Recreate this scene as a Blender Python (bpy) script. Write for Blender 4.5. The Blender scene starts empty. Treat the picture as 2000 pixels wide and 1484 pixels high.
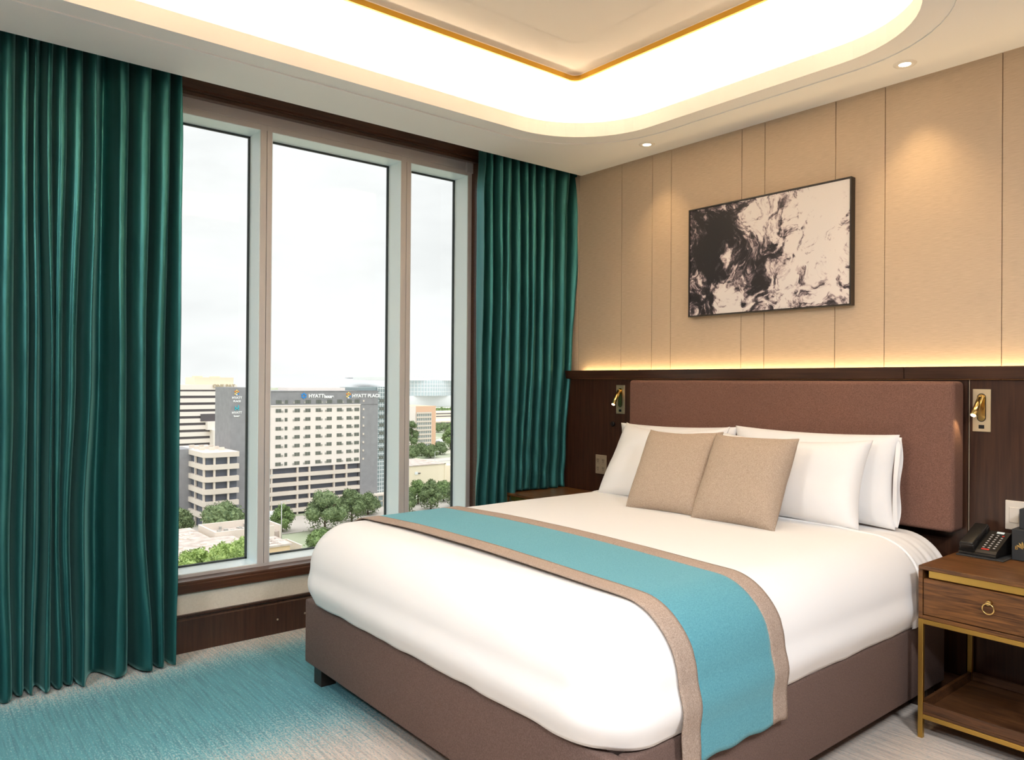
import bpy, bmesh, math, random
from mathutils import Vector, Matrix, noise

# ------------------------------------------------------------------ camera, sky, sun, exposure
SC = bpy.context.scene
COL = SC.collection
H = 1.4
cam_data = bpy.data.cameras.new('camera')
cam = bpy.data.objects.new('camera', cam_data)
COL.objects.link(cam)
cam_data.sensor_width = 36.0
cam_data.lens = 1475.8 / 2000 * 36.0
cam_data.clip_start = 0.05
cam_data.clip_end = 8000
_v1 = Vector((-1210.0, 4.0, -1475.8)).normalized()
_v2 = Vector((1800.0, -18.0, -1475.8)).normalized()
_mx = -_v1
_my = (_v2 - _mx * _v2.dot(_mx)).normalized()
_mz = _mx.cross(_my)
cam.matrix_world = Matrix.Translation((0, 0, H)) @ Matrix((_mx, _my, _mz)).to_4x4()
SC.camera = cam

SC.view_settings.view_transform = 'Standard'
SC.view_settings.look = 'None'
SC.view_settings.gamma = 1.0
SC.view_settings.use_curve_mapping = False
SC.view_settings.exposure = 0.05
SC.cycles.use_denoising = True
SC.cycles.max_bounces = 10
SC.cycles.diffuse_bounces = 6
SC.cycles.sample_clamp_indirect = 8.0

world = bpy.data.worlds.new('overcast_sky')
SC.world = world
world.use_nodes = True
wn = world.node_tree.nodes
wl = world.node_tree.links
wn.clear()
w_out = wn.new('ShaderNodeOutputWorld')
w_bg = wn.new('ShaderNodeBackground')
w_tc = wn.new('ShaderNodeTexCoord')
w_map = wn.new('ShaderNodeMapping')
w_map.inputs['Scale'].default_value = (1.0, 1.0, 3.0)
w_no = wn.new('ShaderNodeTexNoise')
w_no.inputs['Scale'].default_value = 3.2
w_no.inputs['Detail'].default_value = 6
w_no.inputs['Roughness'].default_value = 0.55
w_cr = wn.new('ShaderNodeValToRGB')
w_cr.color_ramp.elements[0].position = 0.30
w_cr.color_ramp.elements[0].color = (0.745, 0.747, 0.75, 1)
w_cr.color_ramp.elements[1].position = 0.56
w_cr.color_ramp.elements[1].color = (0.86, 0.86, 0.86, 1)
wl.new(w_tc.outputs['Generated'], w_map.inputs['Vector'])
wl.new(w_map.outputs['Vector'], w_no.inputs['Vector'])
wl.new(w_no.outputs['Fac'], w_cr.inputs['Fac'])
wl.new(w_cr.outputs['Color'], w_bg.inputs['Color'])
# an overcast sky is up to three times brighter overhead than at the horizon
w_sx = wn.new('ShaderNodeSeparateXYZ')
w_mr = wn.new('ShaderNodeMapRange')
w_mr.interpolation_type = 'SMOOTHSTEP'
w_mr.inputs['From Min'].default_value = 0.34
w_mr.inputs['From Max'].default_value = 0.85
w_mr.inputs['To Min'].default_value = 1.22
w_mr.inputs['To Max'].default_value = 3.3
wl.new(w_tc.outputs['Generated'], w_sx.inputs[0])
wl.new(w_sx.outputs['Z'], w_mr.inputs['Value'])
wl.new(w_mr.outputs[0], w_bg.inputs['Strength'])
wl.new(w_bg.outputs['Background'], w_out.inputs['Surface'])

sun_data = bpy.data.lights.new('veiled_sun', 'SUN')
sun_data.energy = 0.45
sun_data.angle = math.radians(60)
sun_data.color = (1.0, 0.985, 0.97)
sun = bpy.data.objects.new('veiled_sun', sun_data)
COL.objects.link(sun)
sun.rotation_euler = Vector((-0.75, 0.35, -0.75)).to_track_quat('-Z', 'Y').to_euler()


def area(name, loc, sx, sy, power, color, target=None, up=False, spread=180):
    d = bpy.data.lights.new(name, 'AREA')
    d.shape = 'RECTANGLE'
    d.size, d.size_y = sx, sy
    d.energy = power
    d.color = color
    d.spread = math.radians(spread)
    o = bpy.data.objects.new(name, d)
    COL.objects.link(o)
    o.location = loc
    if up:
        o.rotation_euler = (math.pi, 0, 0)
    return o


# tray and room dimensions
CZ = 2.87            # flat soffit height
TX0, TX1, TY0, TY1 = -3.375, -1.195, -0.4, 3.345      # tray opening
TR = 0.53
RZ = 3.15            # recessed ring of the tray
WX = -4.07           # window wall face
WY = 3.78            # upper bed wall face
PY = 3.72            # wood panelling face
RX, BY = 1.5, -2.6   # right and back walls

WARM = (1.0, 0.76, 0.46)
COVE = (1.0, 0.775, 0.55)
COVE_W = 9.5        # per metre
area('cove_light_window_side', (TX0 - 0.12, (TY0 + TY1) / 2, 2.91), 0.05, TY1 - TY0 - 0.2, COVE_W * (TY1 - TY0), COVE, up=True)
area('cove_light_bed_side', ((TX0 + TX1) / 2, TY1 + 0.12, 2.91), TX1 - TX0 - 0.2, 0.05, COVE_W * (TX1 - TX0), COVE, up=True)
area('cove_light_right_side', (TX1 + 0.12, (TY0 + TY1) / 2, 2.91), 0.05, TY1 - TY0 - 0.2, COVE_W * (TY1 - TY0), COVE, up=True)
area('cove_light_near_side', ((TX0 + TX1) / 2, TY0 - 0.12, 2.91), TX1 - TX0 - 0.2, 0.05, COVE_W * (TX1 - TX0), COVE, up=True)
area('ledge_strip_light', (-1.15, 3.757, 1.455), 5.3, 0.02, 15.0, (1.0, 0.72, 0.36), up=True)


def spot(name, loc, power, color, size=1.3, blend=0.6, aim=None, radius=0.03):
    d = bpy.data.lights.new(name, 'SPOT')
    d.energy = power
    d.color = color
    d.spot_size = size
    d.spot_blend = blend
    d.shadow_soft_size = radius
    o = bpy.data.objects.new(name, d)
    COL.objects.link(o)
    o.location = loc
    if aim is not None:
        o.rotation_euler = (Vector(aim) - Vector(loc)).to_track_quat('-Z', 'Y').to_euler()
    return o


# ------------------------------------------------------------------ materials
MATS = {}


def lin(r, g, b):
    f = lambda c: ((c / 255) / 12.92 if c / 255 <= 0.04045 else ((c / 255 + 0.055) / 1.055) ** 2.4)
    return (f(r), f(g), f(b), 1.0)


def mat(name, color, rough=0.6, metal=0.0, spec=0.5, var=None, bump=None, sheen=None, coat=0.0, emit=None):
    """var = (color2, scale xyz, noise scale, detail); bump = (scale xyz, noise scale, strength, distance)"""
    m = bpy.data.materials.new(name)
    m.use_nodes = True
    nt = m.node_tree
    b = nt.nodes['Principled BSDF']
    c = color if len(color) == 4 else (*color, 1)
    b.inputs['Base Color'].default_value = c
    b.inputs['Roughness'].default_value = rough
    b.inputs['Metallic'].default_value = metal
    b.inputs['Specular IOR Level'].default_value = spec
    b.inputs['Coat Weight'].default_value = coat
    if sheen:
        b.inputs['Sheen Weight'].default_value = sheen[0]
        b.inputs['Sheen Tint'].default_value = (*sheen[1], 1)
        b.inputs['Sheen Roughness'].default_value = sheen[2]
    if emit:
        b.inputs['Emission Color'].default_value = (*emit[0], 1)
        b.inputs['Emission Strength'].default_value = emit[1]
    if var or bump:
        tc = nt.nodes.new('ShaderNodeTexCoord')
    if var:
        c2, sc, ns, det = var[:4]
        mp = nt.nodes.new('ShaderNodeMapping')
        mp.inputs['Scale'].default_value = sc
        no = nt.nodes.new('ShaderNodeTexNoise')
        no.inputs['Scale'].default_value = ns
        no.inputs['Detail'].default_value = det
        no.inputs['Distortion'].default_value = var[4] if len(var) > 4 else 0.0
        rp = nt.nodes.new('ShaderNodeValToRGB')
        rp.color_ramp.elements[0].position = 0.3
        rp.color_ramp.elements[1].position = 0.7
        rp.color_ramp.elements[0].color = c
        rp.color_ramp.elements[1].color = c2 if len(c2) == 4 else (*c2, 1)
        nt.links.new(tc.outputs['Object'], mp.inputs['Vector'])
        nt.links.new(mp.outputs['Vector'], no.inputs['Vector'])
        nt.links.new(no.outputs['Fac'], rp.inputs['Fac'])
        nt.links.new(rp.outputs['Color'], b.inputs['Base Color'])
    if bump:
        sc, ns, st, di = bump
        mp = nt.nodes.new('ShaderNodeMapping')
        mp.inputs['Scale'].default_value = sc
        no = nt.nodes.new('ShaderNodeTexNoise')
        no.inputs['Scale'].default_value = ns
        no.inputs['Detail'].default_value = 3
        bp = nt.nodes.new('ShaderNodeBump')
        bp.inputs['Strength'].default_value = st
        bp.inputs['Distance'].default_value = di
        nt.links.new(tc.outputs['Object'], mp.inputs['Vector'])
        nt.links.new(mp.outputs['Vector'], no.inputs['Vector'])
        nt.links.new(no.outputs['Fac'], bp.inputs['Height'])
        nt.links.new(bp.outputs['Normal'], b.inputs['Normal'])
    MATS[name] = m
    return m


M_ceil = mat('ceiling_paint', (0.88, 0.865, 0.835), 0.85)
M_plain = mat('plain_wall_paint', (0.72, 0.68, 0.62), 0.9)
M_wall = mat('grasscloth', (0.50, 0.38, 0.265), 0.85, var=((0.59, 0.455, 0.325), (1, 1, 14), 22, 4), bump=((1, 1, 12), 60, 0.25, 0.002))
M_sillwall = mat('cream_wallcovering', (0.58, 0.52, 0.43), 0.9, var=((0.64, 0.58, 0.49), (1, 1, 1), 120, 3))
M_wood = mat('dark_wood', (0.030, 0.012, 0.007), 0.32, var=((0.062, 0.026, 0.014), (14, 14, 0.7), 6, 5, 0.4))
M_woodh = mat('dark_wood_along_x', (0.030, 0.012, 0.007), 0.3, var=((0.068, 0.029, 0.015), (0.7, 14, 14), 6, 5, 0.4))
M_woody = mat('dark_wood_along_y', (0.040, 0.015, 0.008), 0.3, var=((0.085, 0.034, 0.016), (14, 0.7, 14), 6, 5, 0.4))
M_oak = mat('walnut', (0.050, 0.018, 0.005), 0.36, var=((0.190, 0.080, 0.022), (1.2, 9, 16), 5, 6, 1.2))
M_oakd = mat('walnut_shelf', (0.040, 0.015, 0.005), 0.5, var=((0.12, 0.048, 0.016), (1.2, 9, 16), 5, 6, 1.0))
M_gold = mat('brushed_brass', (0.62, 0.40, 0.10), 0.38, metal=1.0)
M_goldtrim = mat('gold_trim', (0.68, 0.40, 0.06), 0.4, metal=0.85)
M_brass = mat('polished_brass', (0.80, 0.58, 0.22), 0.25, metal=1.0)
M_plate = mat('champagne_plate', (0.80, 0.66, 0.44), 0.4, metal=0.9)
M_alu = mat('window_aluminium', (0.50, 0.47, 0.45), 0.5)
M_alur = mat('reveal_aluminium_sky_tint', (0.82, 0.94, 0.97), 0.35)  # window aluminium again, with sky light painted in as pale blue
M_gasket = mat('window_gasket', (0.03, 0.04, 0.04), 0.6)
M_headb = mat('brown_upholstery', (0.135, 0.062, 0.042), 0.9, var=((0.225, 0.115, 0.082), (1, 1, 1), 260, 3), bump=((1, 1, 1), 420, 0.4, 0.002))
M_bedf = mat('taupe_upholstery', (0.098, 0.058, 0.046), 0.9, var=((0.160, 0.102, 0.084), (1, 1, 1), 260, 3), bump=((1, 1, 1), 420, 0.4, 0.002))
M_linen = mat('white_linen', (0.86, 0.85, 0.84), 0.75, bump=((1, 1, 1), 5, 0.12, 0.02))
M_turq = mat('turquoise_wool', (0.060, 0.245, 0.305), 0.95, var=((0.110, 0.340, 0.410), (1, 1, 1), 240, 4), bump=((1, 1, 1), 380, 0.5, 0.002), sheen=(0.25, (0.6, 0.95, 1.0), 0.5))
M_tan = mat('tan_border_wool', (0.255, 0.185, 0.145), 0.95, var=((0.47, 0.37, 0.30), (1, 1, 1), 300, 4), bump=((1, 1, 1), 380, 0.5, 0.002))
M_cush = mat('oatmeal_linen', (0.33, 0.25, 0.185), 0.95, var=((0.50, 0.40, 0.31), (1, 1, 1), 260, 4), bump=((1, 1, 1), 350, 0.5, 0.002))
M_velvet = mat('teal_velvet', (0.026, 0.132, 0.130), 0.42, metal=0.78, spec=0.5, sheen=(0.42, (0.40, 0.95, 0.90), 0.3), var=((0.046, 0.195, 0.190), (1, 1, 0.12), 18, 4))
M_black = mat('black_plastic', (0.012, 0.011, 0.010), 0.38)
M_blackm = mat('black_matt_card', (0.022, 0.024, 0.026), 0.7)
M_key = mat('phone_key', (0.42, 0.39, 0.36), 0.5)
M_red = mat('red_key', (0.55, 0.03, 0.02), 0.5)
M_frame = mat('black_frame', (0.020, 0.014, 0.011), 0.45)
M_switch = mat('ivory_switch', (0.72, 0.66, 0.58), 0.4)
M_outlet = mat('taupe_outlet', (0.34, 0.28, 0.20), 0.45)
M_lamp = mat('lamp_glow', (1, 1, 1), 0.5, emit=((1.0, 0.86, 0.62), 9.0))
M_tip = mat('lamp_tip_glow', (1, 1, 1), 0.5, emit=((1.0, 0.80, 0.45), 14.0))
M_diff = mat('ceiling_diffuser', (1, 1, 1), 0.5, emit=((1.0, 0.94, 0.86), 14.0))
M_white = mat('white_trim', (0.80, 0.77, 0.72), 0.5)
M_foot = mat('dark_bed_leg', (0.022, 0.013, 0.009), 0.4)


def glass():
    m = bpy.data.materials.new('window_glass')
    m.use_nodes = True
    nt = m.node_tree
    nt.nodes.clear()
    o = nt.nodes.new('ShaderNodeOutputMaterial')
    mx = nt.nodes.new('ShaderNodeMixShader')
    t = nt.nodes.new('ShaderNodeBsdfTransparent')
    t.inputs['Color'].default_value = (0.97, 0.985, 0.98, 1)
    g = nt.nodes.new('ShaderNodeBsdfGlossy')
    g.inputs['Roughness'].default_value = 0.02
    fr = nt.nodes.new('ShaderNodeFresnel')
    fr.inputs['IOR'].default_value = 1.25
    nt.links.new(fr.outputs['Fac'], mx.inputs['Fac'])
    nt.links.new(t.outputs[0], mx.inputs[1])
    nt.links.new(g.outputs[0], mx.inputs[2])
    nt.links.new(mx.outputs[0], o.inputs['Surface'])
    return m


M_glass = glass()


def carpet():
    m = bpy.data.materials.new('carpet')
    m.use_nodes = True
    nt = m.node_tree
    N, L = nt.nodes, nt.links
    b = N['Principled BSDF']
    b.inputs['Roughness'].default_value = 0.95
    b.inputs['Specular IOR Level'].default_value = 0.15
    b.inputs['Sheen Weight'].default_value = 0.15
    tc = N.new('ShaderNodeTexCoord')

    def nz(sc, s, d, dist=0.0):
        mp = N.new('ShaderNodeMapping')
        mp.inputs['Scale'].default_value = sc
        n = N.new('ShaderNodeTexNoise')
        n.inputs['Scale'].default_value = s
        n.inputs['Detail'].default_value = d
        n.inputs['Distortion'].default_value = dist
        L.new(tc.outputs['Object'], mp.inputs['Vector'])
        L.new(mp.outputs['Vector'], n.inputs['Vector'])
        return n.outputs['Fac']

    def mth(op, a, bb, cl=False):
        n = N.new('ShaderNodeMath')
        n.operation = op
        n.use_clamp = cl
        for i, v in enumerate((a, bb)):
            if isinstance(v, (int, float)):
                n.inputs[i].default_value = v
            else:
                L.new(v, n.inputs[i])
        return n.outputs[0]

    sx = N.new('ShaderNodeSeparateXYZ')
    L.new(tc.outputs['Object'], sx.inputs[0])
    x = sx.outputs['X']
    big = nz((1, 1, 1), 1.1, 2)
    streak = nz((2.2, 75, 1), 1.0, 3)
    streak2 = nz((5, 150, 1), 1.0, 2)
    speck = nz((0.40, 1, 1), 165, 3)
    # distance from the middle of the teal band (runs along the window wall)
    d = N.new('ShaderNodeMapRange')
    d.interpolation_type = 'SMOOTHSTEP'
    d.inputs['From Min'].default_value = -3.25
    d.inputs['From Max'].default_value = -2.35
    L.new(x, d.inputs['Value'])
    e = N.new('ShaderNodeMapRange')
    e.interpolation_type = 'SMOOTHSTEP'
    e.inputs['From Min'].default_value = -3.62
    e.inputs['From Max'].default_value = -4.05
    L.new(x, e.inputs['Value'])
    band = mth('ADD', d.outputs[0], mth('MULTIPLY', e.outputs[0], 0.8))
    s = mth('ADD', mth('MULTIPLY', mth('SUBTRACT', streak, 0.5), 0.9), mth('MULTIPLY', mth('SUBTRACT', streak2, 0.5), 0.8))
    s = mth('ADD', s, mth('MULTIPLY', mth('SUBTRACT', speck, 0.5), 4.6))
    s = mth('ADD', s, mth('MULTIPLY', mth('SUBTRACT', big, 0.5), 0.9))
    fac = mth('ADD', mth('MULTIPLY', band, 1.05), mth('MULTIPLY', s, 0.42), False)
    fac = mth('ADD', fac, -0.03, True)
    cr = N.new('ShaderNodeValToRGB')
    el = cr.color_ramp.elements
    el[0].position = 0.05
    el[0].color = (0.075, 0.260, 0.305, 1)
    el[1].position = 1.0
    el[1].color = (0.62, 0.53, 0.455, 1)
    k = el.new(0.38)
    k.color = (0.195, 0.385, 0.420, 1)
    k = el.new(0.66)
    k.color = (0.40, 0.44, 0.42, 1)
    L.new(fac, cr.inputs['Fac'])
    # mottled dark flecks
    dk = N.new('ShaderNodeMixRGB')
    dk.blend_type = 'MULTIPLY'
    rr = N.new('ShaderNodeValToRGB')
    rr.color_ramp.elements[0].position = 0.32
    rr.color_ramp.elements[0].color = (0.62, 0.62, 0.66, 1)
    rr.color_ramp.elements[1].position = 0.6
    rr.color_ramp.elements[1].color = (1.08, 1.08, 1.08, 1)
    L.new(nz((1.6, 30, 1), 3.0, 5), rr.inputs['Fac'])
    dk.inputs['Fac'].default_value = 0.7
    L.new(cr.outputs['Color'], dk.inputs['Color1'])
    L.new(rr.outputs['Color'], dk.inputs['Color2'])
    L.new(dk.outputs['Color'], b.inputs['Base Color'])
    bp = N.new('ShaderNodeBump')
    bp.inputs['Strength'].default_value = 0.5
    bp.inputs['Distance'].default_value = 0.004
    L.new(speck, bp.inputs['Height'])
    L.new(bp.outputs['Normal'], b.inputs['Normal'])
    return m


M_carpet = carpet()


def marble_art():
    """ink-in-milk abstract: warped noise with a few large dark and light zones, in the picture's own metres"""
    m = bpy.data.materials.new('ink_marbling')
    m.use_nodes = True
    nt = m.node_tree
    N, L = nt.nodes, nt.links
    b = N['Principled BSDF']
    b.inputs['Roughness'].default_value = 0.55
    tc = N.new('ShaderNodeTexCoord')

    def mth(op, a, bb=0.0, cl=False):
        n = N.new('ShaderNodeMath')
        n.operation = op
        n.use_clamp = cl
        for i, v in enumerate((a, bb)):
            if isinstance(v, (int, float)):
                n.inputs[i].default_value = v
            else:
                L.new(v, n.inputs[i])
        return n.outputs[0]

    w = N.new('ShaderNodeTexNoise')
    w.inputs['Scale'].default_value = 3.2
    w.inputs['Detail'].default_value = 5
    L.new(tc.outputs['Object'], w.inputs['Vector'])
    sub = N.new('ShaderNodeVectorMath')
    sub.operation = 'SUBTRACT'
    sub.inputs[1].default_value = (0.5, 0.5, 0.5)
    L.new(w.outputs['Color'], sub.inputs[0])
    scl = N.new('ShaderNodeVectorMath')
    scl.operation = 'SCALE'
    scl.inputs['Scale'].default_value = 0.34
    L.new(sub.outputs[0], scl.inputs[0])
    add = N.new('ShaderNodeVectorMath')
    add.operation = 'ADD'
    L.new(tc.outputs['Object'], add.inputs[0])
    L.new(scl.outputs[0], add.inputs[1])
    n1 = N.new('ShaderNodeTexNoise')
    n1.inputs['Scale'].default_value = 6.5
    n1.inputs['Detail'].default_value = 9
    n1.inputs['Roughness'].default_value = 0.68
    n1.inputs['Distortion'].default_value = 1.5
    L.new(add.outputs[0], n1.inputs['Vector'])
    # veins
    n2 = N.new('ShaderNodeTexNoise')
    n2.inputs['Scale'].default_value = 4.0
    n2.inputs['Detail'].default_value = 6
    n2.inputs['Distortion'].default_value = 2.6
    L.new(add.outputs[0], n2.inputs['Vector'])
    vein = mth('ABSOLUTE', mth('SUBTRACT', n2.outputs['Fac'], 0.5))
    vein = mth('SUBTRACT', 1.0, mth('MULTIPLY', vein, 16.0, True), True)
    # zones: (x, z, radius, sign) in picture coordinates (origin at its centre)
    total = None
    for (zx, zz, rr, sg) in ((-0.36, 0.19, 0.30, 0.30), (-0.28, 0.05, 0.20, 0.26), (-0.46, -0.12, 0.20, 0.24), (-0.42, -0.26, 0.16, 0.2),
                             (0.05, 0.06, 0.15, 0.17), (0.0, -0.06, 0.14, 0.13), (-0.08, -0.2, 0.15, 0.16), (-0.03, -0.31, 0.1, 0.16), (0.14, 0.22, 0.11, 0.17), (0.27, -0.24, 0.16, 0.10),
                             (0.33, 0.1, 0.26, -0.26), (-0.22, -0.30, 0.15, -0.22), (0.12, -0.22, 0.09, -0.2), (-0.04, 0.2, 0.12, -0.14), (0.4, -0.1, 0.16, -0.14), (-0.06, 0.06, 0.09, -0.1), (-0.41, -0.08, 0.055, -0.5), (-0.265, 0.0, 0.045, -0.4)):
        cc = N.new('ShaderNodeVectorMath')
        cc.operation = 'SUBTRACT'
        cc.inputs[1].default_value = (zx, 0, zz)
        L.new(add.outputs[0], cc.inputs[0])
        mpp = N.new('ShaderNodeVectorMath')
        mpp.operation = 'MULTIPLY'
        mpp.inputs[1].default_value = (1, 0, 1)
        L.new(cc.outputs[0], mpp.inputs[0])
        ln = N.new('ShaderNodeVectorMath')
        ln.operation = 'LENGTH'
        L.new(mpp.outputs[0], ln.inputs[0])
        mr = N.new('ShaderNodeMapRange')
        mr.interpolation_type = 'SMOOTHSTEP'
        mr.inputs['From Min'].default_value = rr * 1.25
        mr.inputs['From Max'].default_value = rr * 0.45
        mr.inputs['To Max'].default_value = sg
        L.new(ln.outputs['Value'], mr.inputs['Value'])
        total = mr.outputs[0] if total is None else mth('ADD', total, mr.outputs[0])
    f = mth('ADD', mth('MULTIPLY', mth('SUBTRACT', n1.outputs['Fac'], 0.5), 2.6), mth('MULTIPLY', total, 0.85))
    f = mth('ADD', f, mth('MULTIPLY', vein, 0.15))
    f = mth('ADD', f, 0.41)
    cr = N.new('ShaderNodeValToRGB')
    e = cr.color_ramp.elements
    e[0].position = 0.36
    e[0].color = (0.80, 0.74, 0.70, 1)
    e[1].position = 0.80
    e[1].color = (0.012, 0.010, 0.013, 1)
    k = e.new(0.47)
    k.color = (0.62, 0.53, 0.52, 1)
    k = e.new(0.56)
    k.color = (0.25, 0.19, 0.20, 1)
    k = e.new(0.66)
    k.color = (0.055, 0.043, 0.052, 1)
    L.new(f, cr.inputs['Fac'])
    L.new(cr.outputs['Color'], b.inputs['Base Color'])
    return m


M_art = marble_art()

# ------------------------------------------------------------------ mesh helpers


class MB:
    def __init__(self):
        self.v, self.f, self.s, self.mi = [], [], [], []
        self.cur = 0

    def add(self, vs, fs, smooth=False):
        o = len(self.v)
        self.v += [tuple(p) for p in vs]
        for f in fs:
            self.f.append([i + o for i in f])
            self.s.append(smooth)
            self.mi.append(self.cur)

    def box(self, x0, x1, y0, y1, z0, z1, bev=0.0, seg=2):
        x0, x1 = min(x0, x1), max(x0, x1)
        y0, y1 = min(y0, y1), max(y0, y1)
        z0, z1 = min(z0, z1), max(z0, z1)
        if bev <= 0:
            self.add([(x0, y0, z0), (x1, y0, z0), (x1, y1, z0), (x0, y1, z0), (x0, y0, z1), (x1, y0, z1), (x1, y1, z1), (x0, y1, z1)],
                     [(0, 3, 2, 1), (4, 5, 6, 7), (0, 1, 5, 4), (1, 2, 6, 5), (2, 3, 7, 6), (3, 0, 4, 7)])
            return
        bm = bmesh.new()
        bmesh.ops.create_cube(bm, size=1.0, matrix=Matrix.Translation(((x0 + x1) / 2, (y0 + y1) / 2, (z0 + z1) / 2)) @ Matrix.Diagonal((x1 - x0, y1 - y0, z1 - z0, 1)))
        bmesh.ops.bevel(bm, geom=bm.edges[:], offset=bev, segments=seg, affect='EDGES', profile=0.5)
        self.addbm(bm, smooth=seg > 2)

    def addbm(self, bm, smooth=False):
        bm.verts.index_update()
        self.add([v.co[:] for v in bm.verts], [[v.index for v in f.verts] for f in bm.faces], smooth)
        bm.free()

    def rod(self, a, b, r0, r1=None, n=16, cap=True, smooth=True):
        r1 = r0 if r1 is None else r1
        a, b = Vector(a), Vector(b)
        q = (b - a).to_track_quat('Z', 'Y')
        vs = []
        for p, r in ((a, r0), (b, r1)):
            for i in range(n):
                t = 2 * math.pi * i / n
                vs.append(p + q @ Vector((r * math.cos(t), r * math.sin(t), 0)))
        self.add(vs, [(i, (i + 1) % n, n + (i + 1) % n, n + i) for i in range(n)], smooth)
        if cap:
            self.add(vs, [list(range(n))[::-1], list(range(n, 2 * n))], False)

    def torus(self, c, R, r, axis='Y', n=28, k=10):
        vs, fs = [], []
        for i in range(n):
            t = 2 * math.pi * i / n
            for j in range(k):
                p = 2 * math.pi * j / k
                a, bz, h = (R + r * math.cos(p)) * math.cos(t), (R + r * math.cos(p)) * math.sin(t), r * math.sin(p)
                q = {'Y': (a, h, bz), 'Z': (a, bz, h), 'X': (h, a, bz)}[axis]
                vs.append((c[0] + q[0], c[1] + q[1], c[2] + q[2]))
        for i in range(n):
            for j in range(k):
                fs.append((i * k + j, ((i + 1) % n) * k + j, ((i + 1) % n) * k + (j + 1) % k, i * k + (j + 1) % k))
        self.add(vs, fs, True)

    def grid(self, fn, nu, nv, smooth=True, skip=None):
        vs = [fn(i / nu, j / nv) for j in range(nv + 1) for i in range(nu + 1)]
        fs = []
        for j in range(nv):
            for i in range(nu):
                if skip and skip(i, j):
                    continue
                a = j * (nu + 1) + i
                fs.append((a, a + 1, a + nu + 2, a + nu + 1))
        self.add(vs, fs, smooth)

    def prism(self, pts, z0, z1, axis='Z', smooth=False):
        """closed outline extruded along an axis. pts are 2D: XY for Z, XZ for Y, YZ for X"""
        n = len(pts)
        mk = {'Z': lambda p, h: (p[0], p[1], h), 'Y': lambda p, h: (p[0], h, p[1]), 'X': lambda p, h: (h, p[0], p[1])}[axis]
        vs = [mk(p, z0) for p in pts] + [mk(p, z1) for p in pts]
        self.add(vs, [(i, (i + 1) % n, n + (i + 1) % n, n + i) for i in range(n)], smooth)
        self.add(vs, [list(range(n))[::-1], list(range(n, 2 * n))], False)

    def xform(self, m):
        self.v = [tuple(m @ Vector(p)) for p in self.v]
        return self


def world_loc(o):
    p = Vector((0, 0, 0))
    while o is not None:
        p += o.location
        o = o.parent
    return p


def obj(name, mb, m, parent=None, local=False, recalc=True, origin=None):
    """link an MB as one mesh object; vertices are in world coordinates unless local"""
    me = bpy.data.meshes.new(name)
    off = Vector((0, 0, 0))
    if parent is not None and not local:
        off = world_loc(parent)
    o_org = Vector(origin) if origin is not None else Vector((0, 0, 0))
    if parent is None and origin is not None:
        off = o_org
    vs = [tuple(Vector(p) - off) for p in mb.v] if off.length > 0 else mb.v
    me.from_pydata(vs, [], mb.f)
    ms = m if isinstance(m, (list, tuple)) else [m]
    for mm in ms:
        me.materials.append(mm)
    for i, p in enumerate(me.polygons):
        p.use_smooth = mb.s[i]
        p.material_index = mb.mi[i]
    if recalc:
        bm = bmesh.new()
        bm.from_mesh(me)
        bmesh.ops.remove_doubles(bm, verts=bm.verts[:], dist=1e-6)
        bmesh.ops.recalc_face_normals(bm, faces=bm.faces[:])
        bm.to_mesh(me)
        bm.free()
    me.update()
    o = bpy.data.objects.new(name, me)
    COL.objects.link(o)
    if parent is not None:
        o.parent = parent
    elif origin is not None:
        o.location = o_org
    return o


def thing(name, label, cat, loc=(0, 0, 0), rz=0.0, group=None):
    o = bpy.data.objects.new(name, None)
    o.empty_display_size = 0.1
    COL.objects.link(o)
    o.location = loc
    o.rotation_euler = (0, 0, rz)
    o['label'] = label
    o['category'] = cat
    if group:
        o['group'] = group
    return o


def tag(o, label, cat, group=None):
    o['label'] = label
    o['category'] = cat
    if group:
        o['group'] = group
    return o


def struct(name, mb, m, parent=None, **k):
    o = obj(name, mb, m, parent, **k)
    if parent is None:
        o['kind'] = 'structure'
    return o


def clear_thing(o):
    pass


def text(name, body, size, mtx, m, parent, extrude=0.002, bold=0.0, align='LEFT', sx=1.0):
    cu = bpy.data.curves.new(name, 'FONT')
    cu.body = body
    cu.size = size
    cu.extrude = extrude
    cu.offset = bold
    cu.align_x = align
    tmp = bpy.data.objects.new(name + '_tmp', cu)
    COL.objects.link(tmp)
    dg = bpy.context.evaluated_depsgraph_get()
    me = bpy.data.meshes.new_from_object(tmp.evaluated_get(dg))
    bpy.data.objects.remove(tmp)
    off = Matrix.Translation(-world_loc(parent)) if parent else Matrix.Identity(4)
    me.transform(off @ mtx @ Matrix.Diagonal((sx, 1, 1, 1)))
    me.materials.clear()
    me.materials.append(m)
    me.name = name
    o = bpy.data.objects.new(name, me)
    COL.objects.link(o)
    if parent:
        o.parent = parent
    return o


def rrect(x0, x1, y0, y1, r, n=10):
    pts = []
    for cx, cy, a0 in ((x1 - r, y1 - r, 0), (x0 + r, y1 - r, 90), (x0 + r, y0 + r, 180), (x1 - r, y0 + r, 270)):
        for i in range(n + 1):
            a = math.radians(a0 + 90 * i / n)
            pts.append((cx + r * math.cos(a), cy + r * math.sin(a)))
    return pts


def loft(mb, loops, smooth=True):
    """loops: list of (points2d, z) with the same count"""
    n = len(loops[0][0])
    vs = [(p[0], p[1], z) for pts, z in loops for p in pts]
    fs = []
    for k in range(len(loops) - 1):
        for i in range(n):
            j = (i + 1) % n
            fs.append((k * n + i, k * n + j, (k + 1) * n + j, (k + 1) * n + i))
    mb.add(vs, fs, smooth)


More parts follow.
